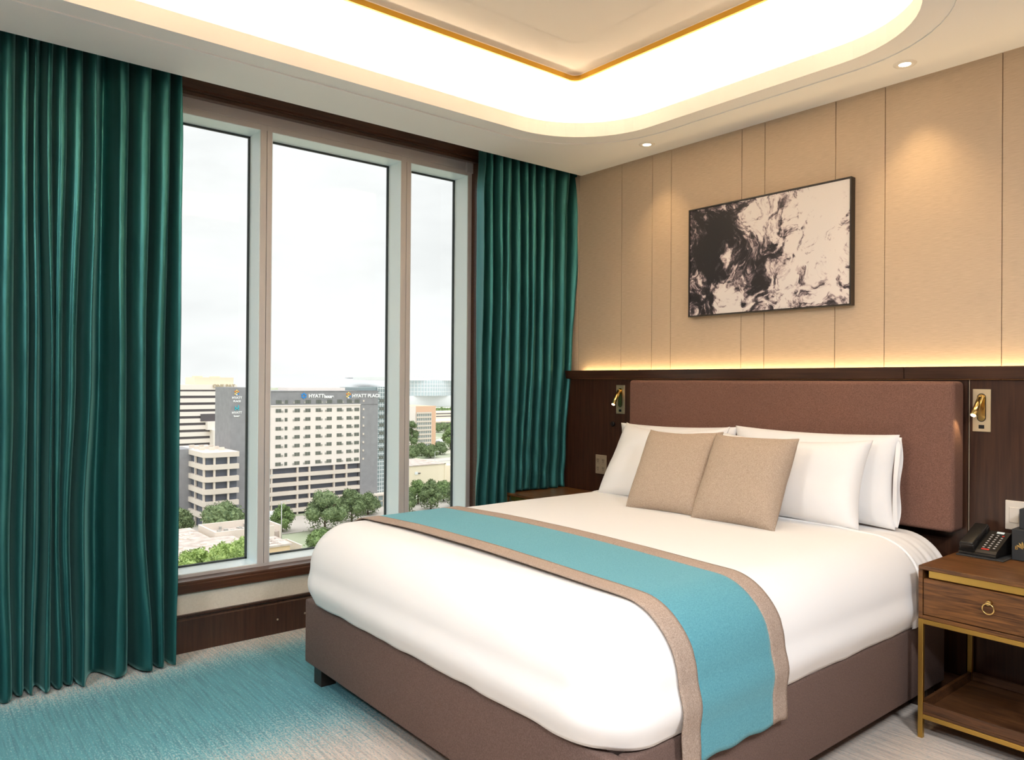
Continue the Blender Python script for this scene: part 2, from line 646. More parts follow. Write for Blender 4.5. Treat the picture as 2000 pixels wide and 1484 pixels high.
# ------------------------------------------------------------------ room shell
POCK = -3.84       # front edge of the curtain pocket
mb = MB()
mb.add([(WX, BY, 0), (RX, BY, 0), (RX, WY, 0), (WX, WY, 0)], [(0, 1, 2, 3)])
struct('floor', mb, M_carpet, recalc=False)

# soffit with the rounded tray opening, its lip, the light trough and the recessed ring
NQ = 14
inner = rrect(TX0, TX1, TY0, TY1, TR, NQ)
n_in = len(inner)


def to_rect(p, x0, x1, y0, y1):
    cx, cy = (TX0 + TX1) / 2, (TY0 + TY1) / 2
    dx, dy = p[0] - cx, p[1] - cy
    # keep straight runs straight: clamp into the rectangle by side
    if abs(dx) / (TX1 - TX0) > abs(dy) / (TY1 - TY0):
        return (x1 if dx > 0 else x0, min(max(p[1] + (dy) * 0.0, y0), y1))
    return (min(max(p[0], x0), x1), y1 if dy > 0 else y0)


outer = [to_rect(p, POCK, RX, BY, WY) for p in inner]
bmc = bmesh.new()
vi = [bmc.verts.new((p[0], p[1], CZ)) for p in inner]
rect = [bmc.verts.new((x, y, CZ)) for x, y in ((RX, WY), (POCK, WY), (POCK, BY), (RX, BY))]
eds = [bmc.edges.new((vi[i], vi[(i + 1) % n_in])) for i in range(n_in)] + [bmc.edges.new((rect[i], rect[(i + 1) % 4])) for i in range(4)]
bmesh.ops.triangle_fill(bmc, use_beauty=True, edges=eds)
mb = MB()
mb.addbm(bmc)


def off(d, r=None):
    return rrect(TX0 - d, TX1 + d, TY0 - d, TY1 + d, max(TR + d, 0.05) if r is None else r, NQ)


loft(mb, [(off(0), CZ), (off(0), 2.955), (off(0.03), 2.955), (off(0.03), 2.895), (off(0.24), 2.895), (off(0.24), RZ)], smooth=False)
# bulkhead face of the curtain pocket and its top
mb.add([(POCK, BY, CZ), (POCK, WY, CZ), (POCK, WY, 3.05), (POCK, BY, 3.05), (WX - 0.01, BY, 3.05), (WX - 0.01, WY, 3.05)], [(0, 1, 2, 3), (3, 2, 5, 4)])
struct('ceiling', mb, M_ceil)
GX0, GX1, GY0, GY1 = -3.128, -1.44, -0.15, 3.022
mb = MB()
gold_loop = rrect(GX0, GX1, GY0, GY1, 0.055, NQ)
loft(mb, [(off(0.24), RZ), (gold_loop, RZ)], smooth=False)
struct('trim_1', mb, M_ceil)
# brass strip hanging 30 mm below the ring, round the middle panel
mb = MB()
gi = rrect(GX0 + 0.012, GX1 - 0.012, GY0 + 0.012, GY1 - 0.012, 0.045, NQ)
loft(mb, [(gold_loop, RZ - 0.028), (gi, RZ - 0.028), (gi, RZ), (gold_loop, RZ), (gold_loop, RZ - 0.028)], smooth=False)
struct('trim_2', mb, M_goldtrim)
mb = MB()
loft(mb, [(gi, RZ), (gi, RZ + 0.004), (rrect(GX0 + .3, GX1 - .3, GY0 + .3, GY1 - .3, 0.06, NQ), RZ + 0.004)], smooth=False)
mb.add([(GX0 + .25, GY0 + .25, RZ + 0.005), (GX1 - .25, GY0 + .25, RZ + 0.005), (GX1 - .25, GY1 - .25, RZ + 0.005), (GX0 + .25, GY1 - .25, RZ + 0.005)], [(0, 1, 2, 3)])
struct('ceiling_panel', mb, mat('warm_panel_paint', (0.86, 0.77, 0.66), 0.8))
# shadow-gap bead running round the soffit outside the tray
mb = MB()
loft(mb, [(off(0.117), CZ - 0.0005), (off(0.117), CZ - 0.006), (off(0.126), CZ - 0.006), (off(0.126), CZ - 0.0005)], smooth=False)
struct('trim_3', mb, M_ceil)

# roof slab over the tray so that no sky leaks in
mb = MB()
mb.box(WX - 0.3, RX + 0.2, BY - 0.2, WY + 0.2, 3.25, 3.4)
struct('roof', mb, M_plain)

# walls
mb = MB()
mb.box(WX - 0.25, RX + 0.2, WY, WY + 0.2, 0, 3.25)
wall_back = struct('wall_back', mb, M_wall)
SEAMS = [-3.86, -3.453, -3.190, -3.037, -2.528, -2.379, -1.968, -1.715, -1.206, -0.80, -0.30, 0.3, 0.8]
mb = MB()
edges_ = [WX] + SEAMS + [RX]
for a, b in zip(edges_[:-1], edges_[1:]):
    mb.box(a + 0.0018, b - 0.0018, WY - 0.008, WY + 0.001, 1.40, CZ + 0.002, 0.0012, 1)
struct('wall_back_panels', mb, M_wall)
mb = MB()
mb.box(RX, RX + 0.2, BY - 0.2, WY + 0.2, 0, 3.25)
struct('wall_right', mb, M_wood)  # unseen wall; dark wood chosen to darken reflections in the curtain folds
mb = MB()
mb.box(WX - 0.3, RX + 0.2, BY - 0.2, BY, 0, 3.25)
struct('wall_front', mb, M_wood)  # also unseen, dark wood for the same curtain contrast
# window wall, with the opening from y=-0.15 to 3.06
OY0, OY1, OZ0, OZ1 = -0.15, 3.055, 0.36, 2.89
mb = MB()
mb.box(WX - 0.30, WX, BY, OY0, 0, 3.25)
mb.box(WX - 0.30, WX, OY1, WY, 0, 3.25)
mb.box(WX - 0.30, WX, OY0, OY1, OZ1, 3.25)
mb.box(WX - 0.30, WX, OY0, OY1, 0, OZ0 - 0.055)
struct('wall_left', mb, M_sillwall)
# baseboard with a moulded cap
prof = [(WX, 0), (WX + 0.012, 0), (WX + 0.012, 0.165), (WX + 0.006, 0.172), (WX + 0.006, 0.180), (WX + 0.018, 0.186), (WX + 0.018, 0.196), (WX, 0.196)]
mb = MB()
mb.prism([(p[0], p[1]) for p in prof], BY, 3.70, 'Y')
bb = struct('baseboard_left', mb, M_wood)
for y, z in ((1.66, 0.078), (1.82, 0.083)):
    s = MB()
    s.rod((WX + 0.012, y, z), (WX + 0.0145, y, z), 0.006, 0.004, 10)
    obj('screw_cap', s, M_outlet, bb)
# window sill board
prof = [(WX - 0.09, 0.306), (WX + 0.02, 0.306), (WX + 0.02, 0.345), (WX + 0.012, 0.350), (WX + 0.012, 0.357), (WX + 0.004, 0.363), (WX - 0.09, 0.363)]
mb = MB()
mb.prism(prof, OY0 - 0.05, OY1 + 0.05, 'Y')
struct('trim_4', mb, M_woody)
# head casing and right and left casing of the opening
mb = MB()
mb.prism([(WX - 0.08, 2.885), (WX + 0.002, 2.868), (WX + 0.010, 2.868), (WX + 0.010, 2.886), (WX + 0.004, 2.892), (WX + 0.004, 2.90), (WX + 0.014, 2.906), (WX + 0.014, 2.957), (WX - 0.08, 2.957)], OY0 - 0.05, OY1 + 0.045, 'Y')
for a, b in ((OY1 - 0.018, OY1 + 0.045), (OY0 - 0.05, OY0 + 0.01)):
    mb.box(WX - 0.08, WX + 0.010, a, b, 0.363, 2.9)
struct('trim_5', mb, M_woody)

# window: frame members, panes, gaskets
XF, XG = -4.15, -4.312
MUL = [(0.66, 0.735), (1.578, 1.645), (2.484, 2.556)]
bays = [(OY0 + 0.06, 0.66), (0.735, 1.578), (1.645, 2.484), (2.556, 3.006)]
win = bpy.data.objects.new('window_1', None)
COL.objects.link(win)
win.location = (XF, 1.6, 0.36)
win['kind'] = 'structure'
WZ0, WZ1 = 0.380, 2.80
mb = MB()
mb.box(XF - 0.02, XF, OY0, OY1, WZ1 + 0.032, 2.93, 0.002, 1)
mb.box(XF - 0.01, XF + 0.014, 2.985, OY1 + 0.01, 2.815, 2.935, 0.002, 1)
mb.box(XF - 0.02, XF, OY0, OY1, 0.33, WZ0, 0.002, 1)
mb.box(XG - 0.02, XF - 0.001, OY0, OY1, WZ1 + 0.0005, WZ1 + 0.031)
mb.box(XG - 0.02, XF - 0.001, OY1 - 0.049, OY1, WZ0, WZ1)
mb.box(XG - 0.02, XF - 0.001, OY0, OY0 + 0.06, WZ0, WZ1)
mb.box(XF - 0.004, XF, 3.0065, OY1, WZ0, WZ1 + 0.03, 0.002, 1)
obj('frame', mb, M_alu, win)
for a, b in MUL:
    c = a + (b - a) * 0.55
    m2 = MB()
    m2.box(XG - 0.02, XF, a, c - 0.0014, WZ0 - 0.012, WZ1 + 0.031, 0.0015, 1)
    m2.box(XG - 0.02, XF, c + 0.0014, b, WZ0 - 0.012, WZ1 + 0.031, 0.0015, 1)
    obj('mullion', m2, M_alu, win)
for a, b in bays:
    r_ = MB()
    # reveal lining all round the bay, pale from painted-in sky light
    e = 0.003
    r_.box(XG, XF - 0.003, a, a + e, WZ0, WZ1)
    r_.box(XG, XF - 0.003, b - e, b, WZ0, WZ1)
    r_.box(XG, XF - 0.003, a, b, WZ1 - e, WZ1)
    r_.box(XG, XF - 0.003, a, b, WZ0 - 0.012, WZ0 + e)
    obj('reveal', r_, M_alur, win)
    g_ = MB()
    k = 0.012
    for q in ((a, a + k, WZ0, WZ1), (b - k, b, WZ0, WZ1), (a, b, WZ0, WZ0 + k), (a, b, WZ1 - k, WZ1)):
        g_.box(XG - 0.006, XG + 0.010, *q)
    obj('gasket', g_, M_gasket, win)
    p_ = MB()
    p_.box(XG - 0.004, XG, a + 0.002, b - 0.002, WZ0 + 0.001, WZ1 - 0.001)
    obj('pane', p_, M_glass, win)

# wood panelling of the bed wall: sheets with V joints, ledge cap
mb = MB()
PS = [-4.05, -3.23, -1.316, -0.35, 0.6, RX]
for a, b in zip(PS[:-1], PS[1:]):
    mb.box(a + 0.003, b - 0.003, PY, PY + 0.02, 0.10, 1.427, 0.002, 1)
mb.box(-4.05, RX, PY + 0.012, PY + 0.022, 0.0, 1.42)
struct('panelling_back', mb, M_wood)
mb = MB()
for a, b in ((-4.05, -1.59), (-1.588, 0.35), (0.352, RX)):
    mb.box(a, b, PY - 0.022, PY + 0.024, 1.430, 1.487, 0.002, 1)
struct('trim_6', mb, M_woodh)
mb = MB()
mb.box(-4.05, RX, PY - 0.014, PY + 0.01, 0.0, 0.1, 0.002, 1)
struct('baseboard_back', mb, M_woodh)
mb = MB()
mb.box(-1.315, -1.3125, PY - 0.003, PY + 0.004, 0.1, 1.428)
struct('trim_7', mb, M_outlet)

# ------------------------------------------------------------------ ceiling lamps


def downlight(x, y, label, group=None, power=18.0, aim=None):
    t = thing('recessed_downlight', label, 'ceiling light', (x, y, CZ), 0, group)
    r_ = MB()
    n = 32
    prof_ = [(0.024, -0.0005), (0.028, -0.004), (0.046, -0.004), (0.050, 0.0)]
    vs = [(x + r * math.cos(2 * math.pi * i / n), y + r * math.sin(2 * math.pi * i / n), CZ + z) for r, z in prof_ for i in range(n)]
    fs = [(k * n + i, k * n + (i + 1) % n, (k + 1) * n + (i + 1) % n, (k + 1) * n + i) for k in range(3) for i in range(n)]
    r_.add(vs, fs, True)
    obj('bezel', r_, M_white, t)
    d_ = MB()
    d_.rod((x, y, CZ - 0.0008), (x, y, CZ - 0.0022), 0.0275, 0.0265, 28)
    obj('lamp', d_, M_lamp, t)
    s = spot('downlight_beam', (x, y, CZ - 0.02), power, (1.0, 0.70, 0.36), math.radians(78), 1.0, aim or (x, y, 0))
    return t


downlight(-3.071, 3.577, 'small round recessed ceiling light nearest the window corner curtain', 'downlights over the bed wall', 12, (-3.071, 3.72, 0.6))
downlight(-1.537, 3.571, 'round recessed ceiling light above the right end of the bed wall', 'downlights over the bed wall', 19, (-1.537, 3.74, 0.6))
spot('downlight_beam_right', (0.0, 3.57, CZ - 0.03), 19, (1.0, 0.70, 0.36), math.radians(78), 1.0, (0.0, 3.74, 0.6))
# added fill lights under the flat soffit, out of view beside and behind the camera
for (x, y, p) in ((0.45, -0.3, 0.9), (0.9, 1.2, 0.85), (-1.7, -1.3, 0.62)):
    d = bpy.data.lights.new('room_fill_light', 'AREA')
    d.shape = 'DISK'
    d.size = 0.45
    d.energy = 112.0 * p
    d.color = (0.95, 0.975, 1.0)
    o = bpy.data.objects.new('room_fill_light', d)
    COL.objects.link(o)
    o.location = (x, y, CZ - 0.02)

# ------------------------------------------------------------------ curtains


def lerp_list(xs, ys, x):
    if x <= xs[0]:
        return ys[0]
    for a, b, p, q in zip(xs[:-1], xs[1:], ys[:-1], ys[1:]):
        if x <= b:
            return p + (q - p) * (x - a) / (b - a)
    return ys[-1]


def pxY(px):          # horizontal position along the window wall of a fold
    return 0.356 + 0.001855 * px + 0.00000068 * px * px


def curtain(name, label, rows, base, amp, zs, hem, ny, nz, skip_fn=None, seed=1, pleats=9, edge_sharp=0.35):
    """rows: list of fold-ridge positions at heights zs (top to bottom), same count; valleys lie between ridges.
    Each fold is a rounded ridge with one steep flank, so the cloth overlaps itself."""
    rnd = random.Random(seed)
    n = len(rows[0])
    amps = [0.75 + 0.5 * rnd.random() for _ in range(n)]
    lean = [rnd.uniform(-1, 1) for _ in range(n)]
    mir = [rnd.random() < 0.85 for _ in range(n)]
    Y0 = [r[0] for r in rows]
    Y1 = [r[-1] for r in rows]
    M = MB()
    zt = zs[0]

    def smooth_interp(vals, z):
        # vals at zs, descending
        for k in range(len(zs) - 1):
            if z >= zs[k + 1]:
                t = (zs[k] - z) / (zs[k] - zs[k + 1])
                t = min(max(t, 0), 1)
                t = t * t * (3 - 2 * t)
                return vals[k] * (1 - t) + vals[k + 1] * t
        return vals[-1]

    def fn(u, v):
        hz = hem(u)
        z = zt + (hz - zt) * v
        # fold phase: u runs over ridges 0..n-1
        ph = u * (n - 1)
        i = min(int(ph), n - 2)
        f = ph - i
        ya = smooth_interp([r[i] for r in rows], z)
        yb = smooth_interp([r[i + 1] for r in rows], z)
        # depth: ridge (f=0,1) forward, valley (f=.5) back, with flat bottoms
        g = f if mir[i] else 1 - f
        g = g - 0.055 * math.sin(2 * math.pi * g) * (1 if lean[i] > 0 else 0.4)
        c = 0.5 + 0.5 * math.cos(2 * math.pi * g)
        aA = amps[i] * (1 - f) + amps[i + 1] * f
        gap = yb - ya
        depth = min(1.0, gap / 0.075)
        down = (zt - z) / (zt - 0.01)
        a_z = amp(z)
        x = base(z) + a_z * aA * (c - 0.5) * 2 * (0.35 + 0.65 * depth)
        # overlap: swing sideways so that one flank is steep
        sw = 0.09 * gap * math.sin(2 * math.pi * f) * (1 if mir[i] else -1)
        y = ya + gap * f + sw
        # pinch pleats near the heading: gathers of fine extra folds
        top = max(0.0, 1 - (zt - z) / 0.42)
        if top > 0:
            x += top ** 1.5 * 0.007 * math.sin(ph * 2 * math.pi * 2 + lean[i] * 3)
        # soft irregularities
        nx = noise.noise(Vector((y * 7.0, z * 0.9, seed * 3.1)))
        nx2 = noise.noise(Vector((y * 22.0, z * 2.6, seed * 7.7)))
        nx3 = noise.noise(Vector((y * 9.0 + z * 3.0, z * 7.0, seed * 1.7)))
        lowk = max(0.0, 1 - (z - hz) / 0.9)
        x += 0.010 * nx + 0.0014 * nx2 + (0.003 + 0.006 * lowk) * nx3
        y += 0.006 * noise.noise(Vector((z * 1.3, ph * 0.7, seed)))
        return (x, y, z)

    M.grid(fn, ny, nz, True, skip_fn)
    o = obj(name, M, M_velvet, origin=(base(0), (Y0[0] + Y1[0]) / 2, 0.0))
    tag(o, label, 'curtain', 'teal velvet curtains')
    sol = o.modifiers.new('thickness', 'SOLIDIFY')
    sol.thickness = 0.003
    return o


ZS = [2.99, 2.55, 1.45, 0.75, 0.01]
L_top = [-130, -95, -62, -30, 12, 45, 64, 90, 115, 145, 178, 228, 277, 320, 348]
L_hi = [-130, -92, -62, -34, 12, 46, 63, 88, 114, 146, 180, 230, 275, 318, 351]
L_mid = [-130, -98, -68, -40, 10, 53, 70, 100, 112, 137, 172, 231, 275, 308, 350]
L_low = [-130, -98, -70, -40, 8, 48, 70, 97, 115, 128, 160, 232, 276, 311, 348]
L_bot = [-130, -100, -70, -36, 20, 50, 66, 93, 124, 140, 163, 230, 298, 318, 346]
rowsL = [[pxY(p) for p in r] for r in (L_top, L_hi, L_mid, L_low, L_bot)]
curtain('curtain', 'tall teal velvet curtain on the left of the window, hanging down to the carpet', rowsL,
        lambda z: -3.948 - 0.014 * (1 - z / 3), lambda z: 0.055 + 0.024 * (1 - z / 3), ZS,
        lambda u: 0.012 + 0.004 * math.sin(u * 40), 460, 150, seed=3)


def Yat(px, X=-3.93):
    """position along the wall of a fold of the corner curtain"""
    k = (px - 1000) / 1475.8
    # ray through the pixel column, level with the eye, meeting the plane x = X
    dx = 0.634 * k - 0.773
    dy = 0.773 * k + 0.634
    return X / dx * dy


R_top = [938, 952, 964, 984, 1002, 1017, 1032, 1048, 1066, 1095, 1126]
R_hi = [933, 948, 964, 982, 1003, 1018, 1033, 1049, 1066, 1090, 1119]
R_mid = [930, 946, 966, 981, 1003, 1018, 1033, 1048, 1064, 1089, 1107]
R_low = [929, 947, 963, 980, 1001, 1014, 1027, 1046, 1062, 1083, 1099]
R_bot = [925, 945, 961, 979, 1001, 1013, 1026, 1045, 1060, 1080, 1096]
rowsR = [[Yat(p) for p in r] for r in (R_top, R_hi, R_mid, R_low, R_bot)]
nR = len(R_top) - 1
split = 4.0 / nR
HEMT = 0.671


def hemR(u):
    return 0.012 if u <= split else HEMT + 0.004 * math.sin(u * 55)


NYR = 380


def skipR(i, j):
    u0, u1 = i / NYR, (i + 1) / NYR
    return (u0 <= split) != (u1 <= split)


ZSR = [2.99, 2.55, 1.6, 0.95, 0.67]
curtain('curtain', 'teal velvet curtain gathered in the corner, partly draped onto the small wooden table', rowsR,
        lambda z: -3.935 + 0.022 * (1 - z / 3), lambda z: 0.024 + 0.042 * min(1, max(0, (z - 0.45) / 1.5)), ZSR,
        hemR, NYR, 150, skip_fn=skipR, seed=11)

# ------------------------------------------------------------------ bed
BX0, BX1, BY0, BY1 = -3.32, -1.365, 1.49, 3.60
bed = thing('bed', 'large upholstered bed with taupe base between window and nightstand', 'bed', ((BX0 + BX1) / 2, (BY0 + BY1) / 2, 0))
mb = MB()
th = 0.045
for q in ((BX0, BX1, BY0, BY0 + th), (BX0, BX0 + th, BY0 + th, BY1), (BX1 - th, BX1, BY0 + th, BY1), (BX0 + th, BX1 - th, BY1 - th, BY1)):
    mb.box(q[0], q[1], q[2], q[3], 0.10, 0.39, 0.008, 3)
mb.box(BX0 + th, BX1 - th, BY0 + th, BY1 - th, 0.12, 0.30)
obj('bed_base', mb, M_bedf, bed)
for x, y in ((BX0 + 0.025, BY0 + 0.035), (BX1 - 0.10, BY0 + 0.035), (BX0 + 0.025, BY1 - 0.12), (BX1 - 0.10, BY1 - 0.12)):
    m2 = MB()
    m2.box(x, x + 0.075, y, y + 0.075, 0, 0.105, 0.002, 1)
    obj('leg', m2, M_foot, bed)


def rbox_pt(a, b, x0, x1, y0, y1, ztop, zb, r, crown=0.0, flare=0.0):
    """point of a draped cover: (a,b) in [-1,1]^2 over the developed cloth"""
    pass


class Cover:
    """a soft rounded slab open at the bottom; point(sx, sy) walks over the developed cloth in metres from its centre"""

    def __init__(s, x0, x1, y0, y1, zt, zb, r, crown=0.02, bulge=0.012):
        s.x0, s.x1, s.y0, s.y1, s.zt, s.zb, s.r, s.crown, s.bulge = x0, x1, y0, y1, zt, zb, r, crown, bulge

    def section(s, x0, x1, t):
        """profile across: t in [0,1] from hem over the top to hem -> (x, z, nx, nz)"""
        r = s.r
        flat = (x1 - x0) - 2 * r
        side = s.zt - r - s.zb
        arc = r * math.pi / 2
        L = 2 * (side + arc) + flat
        d = t * L
        if d <= side:
            k = d / side
            return (x0 - s.bulge * math.sin(math.pi * k) ** 2, s.zb + d, -1.0, 0.0)
        d -= side
        if d <= arc:
            a = d / r
            return (x0 + r - r * math.cos(a), s.zt - r + r * math.sin(a), -math.cos(a), math.sin(a))
        d -= arc
        if d <= flat:
            return (x0 + r + d, s.zt + s.crown * math.sin(math.pi * d / flat) ** 0.8, 0.0, 1.0)
        d -= flat
        if d <= arc:
            a = d / r
            return (x1 - r + r * math.sin(a), s.zt - r + r * math.cos(a), math.sin(a), math.cos(a))
        d -= arc
        k = d / side
        return (x1 + s.bulge * math.sin(math.pi * k) ** 2, s.zt - r - d, 1.0, 0.0)


DV = Cover(-3.335, -1.345, 1.452, 3.29, 0.752, 0.398, 0.19, 0.012, 0.012)


def cover_mesh(cv, nx=90, ny=90, foot=True, head=False, wob=0.006, seed=0.0, hemwob=0.004):
    """rounded box: a cube grid pushed onto an inner box plus radius; the bottom is left open"""
    M = MB()
    r = cv.r
    x0, x1, y0, y1 = cv.x0, cv.x1, cv.y0, cv.y1

    def push(p):
        yin1 = y1 - (r if head else 0.0)
        q = Vector((min(max(p[0], x0 + r), x1 - r), min(max(p[1], y0 + r), yin1 if head else y1), min(p[2], cv.zt - r)))
        d = Vector(p) - q
        if d.length < 1e-9:
            return q
        n = d.normalized()
        w = q + n * r
        # bulge of the sides, crown of the top
        k = (w.z - cv.zb) / max(1e-6, cv.zt - r - cv.zb)
        if 0 <= k <= 1:
            bl = cv.bulge * math.sin(math.pi * k) ** 2
            w += Vector((n.x, n.y, 0)) * bl
        fx = (w.x - x0) / (x1 - x0)
        fy = (w.y - y0) / (y1 - y0)
        if n.z > 0.3:
            w.z += cv.crown * math.sin(math.pi * min(max(fx, 0), 1)) ** 0.8 * min(1, fy * 3)
        nv = noise.noise(Vector((w.x * 2.2, w.y * 2.2, w.z * 2.2 + seed)))
        nv2 = noise.noise(Vector((w.x * 6, w.y * 6, w.z * 4 + seed)))
        w += n * (wob * nv + wob * 0.35 * nv2)
        if w.z < cv.zb + 0.10:
            kk = (cv.zb + 0.10 - w.z) / 0.10
            hw = noise.noise(Vector((w.x * 9, w.y * 9, seed + 5)))
            w += Vector((n.x, n.y, 0)) * (-0.022 * kk * kk)
            w.z += kk * hemwob * (1.2 * hw + 0.6 * math.sin(w.x * 21 + w.y * 17))
        return w

    def lay(n, a, b):
        return [a + (b - a) * i / n for i in range(n + 1)]

    def side(pa, pb, nn, nzz):
        M.grid(lambda u, v: push((pa[0] + (pb[0] - pa[0]) * u, pa[1] + (pb[1] - pa[1]) * u, cv.zb + (cv.zt - cv.zb) * v)), nn, nzz, True)

    M.grid(lambda u, v: push((x0 + (x1 - x0) * u, y0 + (y1 - y0) * v, cv.zt)), nx, ny, True)
    side((x0, y0), (x1, y0), nx, 30)
    side((x1, y0), (x1, y1), ny, 30)
    side((x0, y1), (x0, y0), ny, 30)
    if head:
        side((x1, y1), (x0, y1), nx, 30)
    return M


# mattress with its white fitted sheet
MT = Cover(-3.30, -1.38, 1.53, 3.585, 0.735, 0.31, 0.17, 0.01, 0.006)
o = obj('mattress', cover_mesh(MT, 60, 60, True, True, 0.002, 4.0, 0.0), M_linen)
tag(o, 'thick mattress under a smooth white sheet, seen between duvet and headboard', 'mattress')

# sheet corner with gathered pleats at the head end, right side
duvet = obj('duvet', cover_mesh(DV, 110, 100, True, False, 0.0022, 1.0, 0.0035), M_linen)
tag(duvet, 'smooth white duvet covering the bed, tucked round with rounded corners', 'duvet')
sol = duvet.modifiers.new('thickness', 'SOLIDIFY')
sol.thickness = 0.012
sol.offset = -1
# rolled piping where the duvet ends
pp = MB()
NP = 90
pts = []
for i in range(NP + 1):
    x, z, nx, nz = DV.section(DV.x0, DV.x1, 0.02 + 0.96 * i / NP)
    pts.append(Vector((x + nx * 0.002, DV.y1 - 0.004 + 0.01 * math.sin(i * 0.4), z + nz * 0.002)))
k = 8
vs = []
for i, p in enumerate(pts):
    tdir = (pts[min(i + 1, NP)] - pts[max(i - 1, 0)]).normalized()
    q = tdir.to_track_quat('Z', 'Y')
    for j in range(k):
        a = 2 * math.pi * j / k
        vs.append(p + q @ Vector((0.007 * math.cos(a), 0.007 * math.sin(a), 0)))
pp.add(vs, [(i * k + j, i * k + (j + 1) % k, (i + 1) * k + (j + 1) % k, (i + 1) * k + j) for i in range(NP) for j in range(k)], True)
obj('hem_piping', pp, M_linen, duvet, local=False)

# top sheet with pleats, hanging beside the pillows at the head end
mb = MB()
TS = Cover(-3.32, -1.352, 1.6, 3.58, 0.738, 0.40, 0.185, 0.010, 0.004)


def sheet_pt(u, v):
    y = 3.24 + (3.585 - 3.24) * u
    x, z, nx, nz = TS.section(TS.x0, TS.x1, v)
    w = max(0.0, 1 - abs(z - 0.52) / 0.25)
    f = 0.0045 * math.sin(y * 120 + 2.2 * math.sin(z * 9)) * w + 0.002 * math.sin(y * 67)
    return (x + nx * (f + 0.002), y, z + nz * (f * 0.4 + 0.002))


mb.grid(sheet_pt, 90, 110, True)
o = obj('bed_sheet', mb, M_linen)
tag(o, 'white bed sheet with fine gathered pleats at the head end beside nightstand', 'sheet')

# headboard on the wall
HB = (-3.227, -1.333, 3.60, 3.718, 0.752, 1.42)
mb = MB()
bmh = bmesh.new()
bmesh.ops.create_cube(bmh, size=1.0, matrix=Matrix.Translation(((HB[0] + HB[1]) / 2, (HB[2] + HB[3]) / 2, (HB[4] + HB[5]) / 2)) @ Matrix.Diagonal((HB[1] - HB[0], HB[3] - HB[2], HB[5] - HB[4], 1)))
bmesh.ops.bevel(bmh, geom=bmh.edges[:], offset=0.02, segments=5, affect='EDGES', profile=0.5)
mb.addbm(bmh, True)
o = obj('headboard', mb, M_headb, origin=((HB[0] + HB[1]) / 2, HB[3], HB[4]))
tag(o, 'wide padded headboard in brown woven fabric fixed to the dark panelled wall', 'headboard')
m_ = o.modifiers.new('wn', 'WEIGHTED_NORMAL')

# throw runner across the foot
RY0, RY1, BW = 1.705, 2.245, 0.082
runner = thing('bed_runner', 'turquoise bed runner with tan borders laid across the foot of the bed', 'bed runner', (-2.34, 1.97, 0.76))


def runner_pt(y, t, lift=0.004):
    """follows the duvet, then falls straight over the right side to its hem"""
    sec = Cover(DV.x0, DV.x1, 0, 1, DV.zt, 0.398, DV.r, DV.crown, DV.bulge)
    hang = 0.085
    side = sec.zt - sec.r - sec.zb
    arc = sec.r * math.pi / 2
    L = 2 * (side + arc) + (sec.x1 - sec.x0 - 2 * sec.r)
    d = t * (L + 2 * hang) - hang
    yo = 0.0
    if d < 0:
        x, z, nx, nz = sec.x0, sec.zb + d, -1, 0
    elif d > L:
        x, z, nx, nz = sec.x1, sec.zb - (d - L), 1, 0
    else:
        x, z, nx, nz = sec.section(sec.x0, sec.x1, d / L)
    nv = noise.noise(Vector((x * 2.2, y * 2.2, z * 2.2 + 1.0)))
    nv2 = noise.noise(Vector((x * 6, y * 6, z * 4 + 1.0)))
    q = lift + 0.0045 + 0.0022 * nv + 0.0008 * nv2
    if nz > 0.3:
        q += 0.002
    if z < sec.zb + 0.02 and nx != 0:
        q = max(q, lift + 0.004)
        z += 0.004 * math.sin(y * 38) * min(1, (sec.zb + 0.02 - z) / 0.08)
    # the cloth leans a little towards the headboard as it drops on the right
    drop = max(0.0, (0.70 - z)) if x > -2 else 0.0
    yo = 0.055 * min(1.0, drop / 0.35) * 0.5 - 0.012 * math.sin(x * 3.0)
    return (x + nx * q, y + yo, z + nz * q)


def strip(y0, y1, ny, lift):
    M = MB()
    M.grid(lambda u, v: runner_pt(y0 + (y1 - y0) * u, v, lift), ny, 160, True)
    return M


def thick(o, t):
    s = o.modifiers.new('thickness', 'SOLIDIFY')
    s.thickness = t
    s.offset = 1
    return o


thick(obj('center_panel', strip(RY0 + BW - 0.004, RY1 - BW + 0.004, 20, 0.003), M_turq, runner), 0.004)
thick(obj('border', strip(RY0, RY0 + BW, 6, 0.0034), M_tan, runner), 0.005)
thick(obj('border', strip(RY1 - BW, RY1, 6, 0.0034), M_tan, runner), 0.005)

# ------------------------------------------------------------------ pillows and cushions


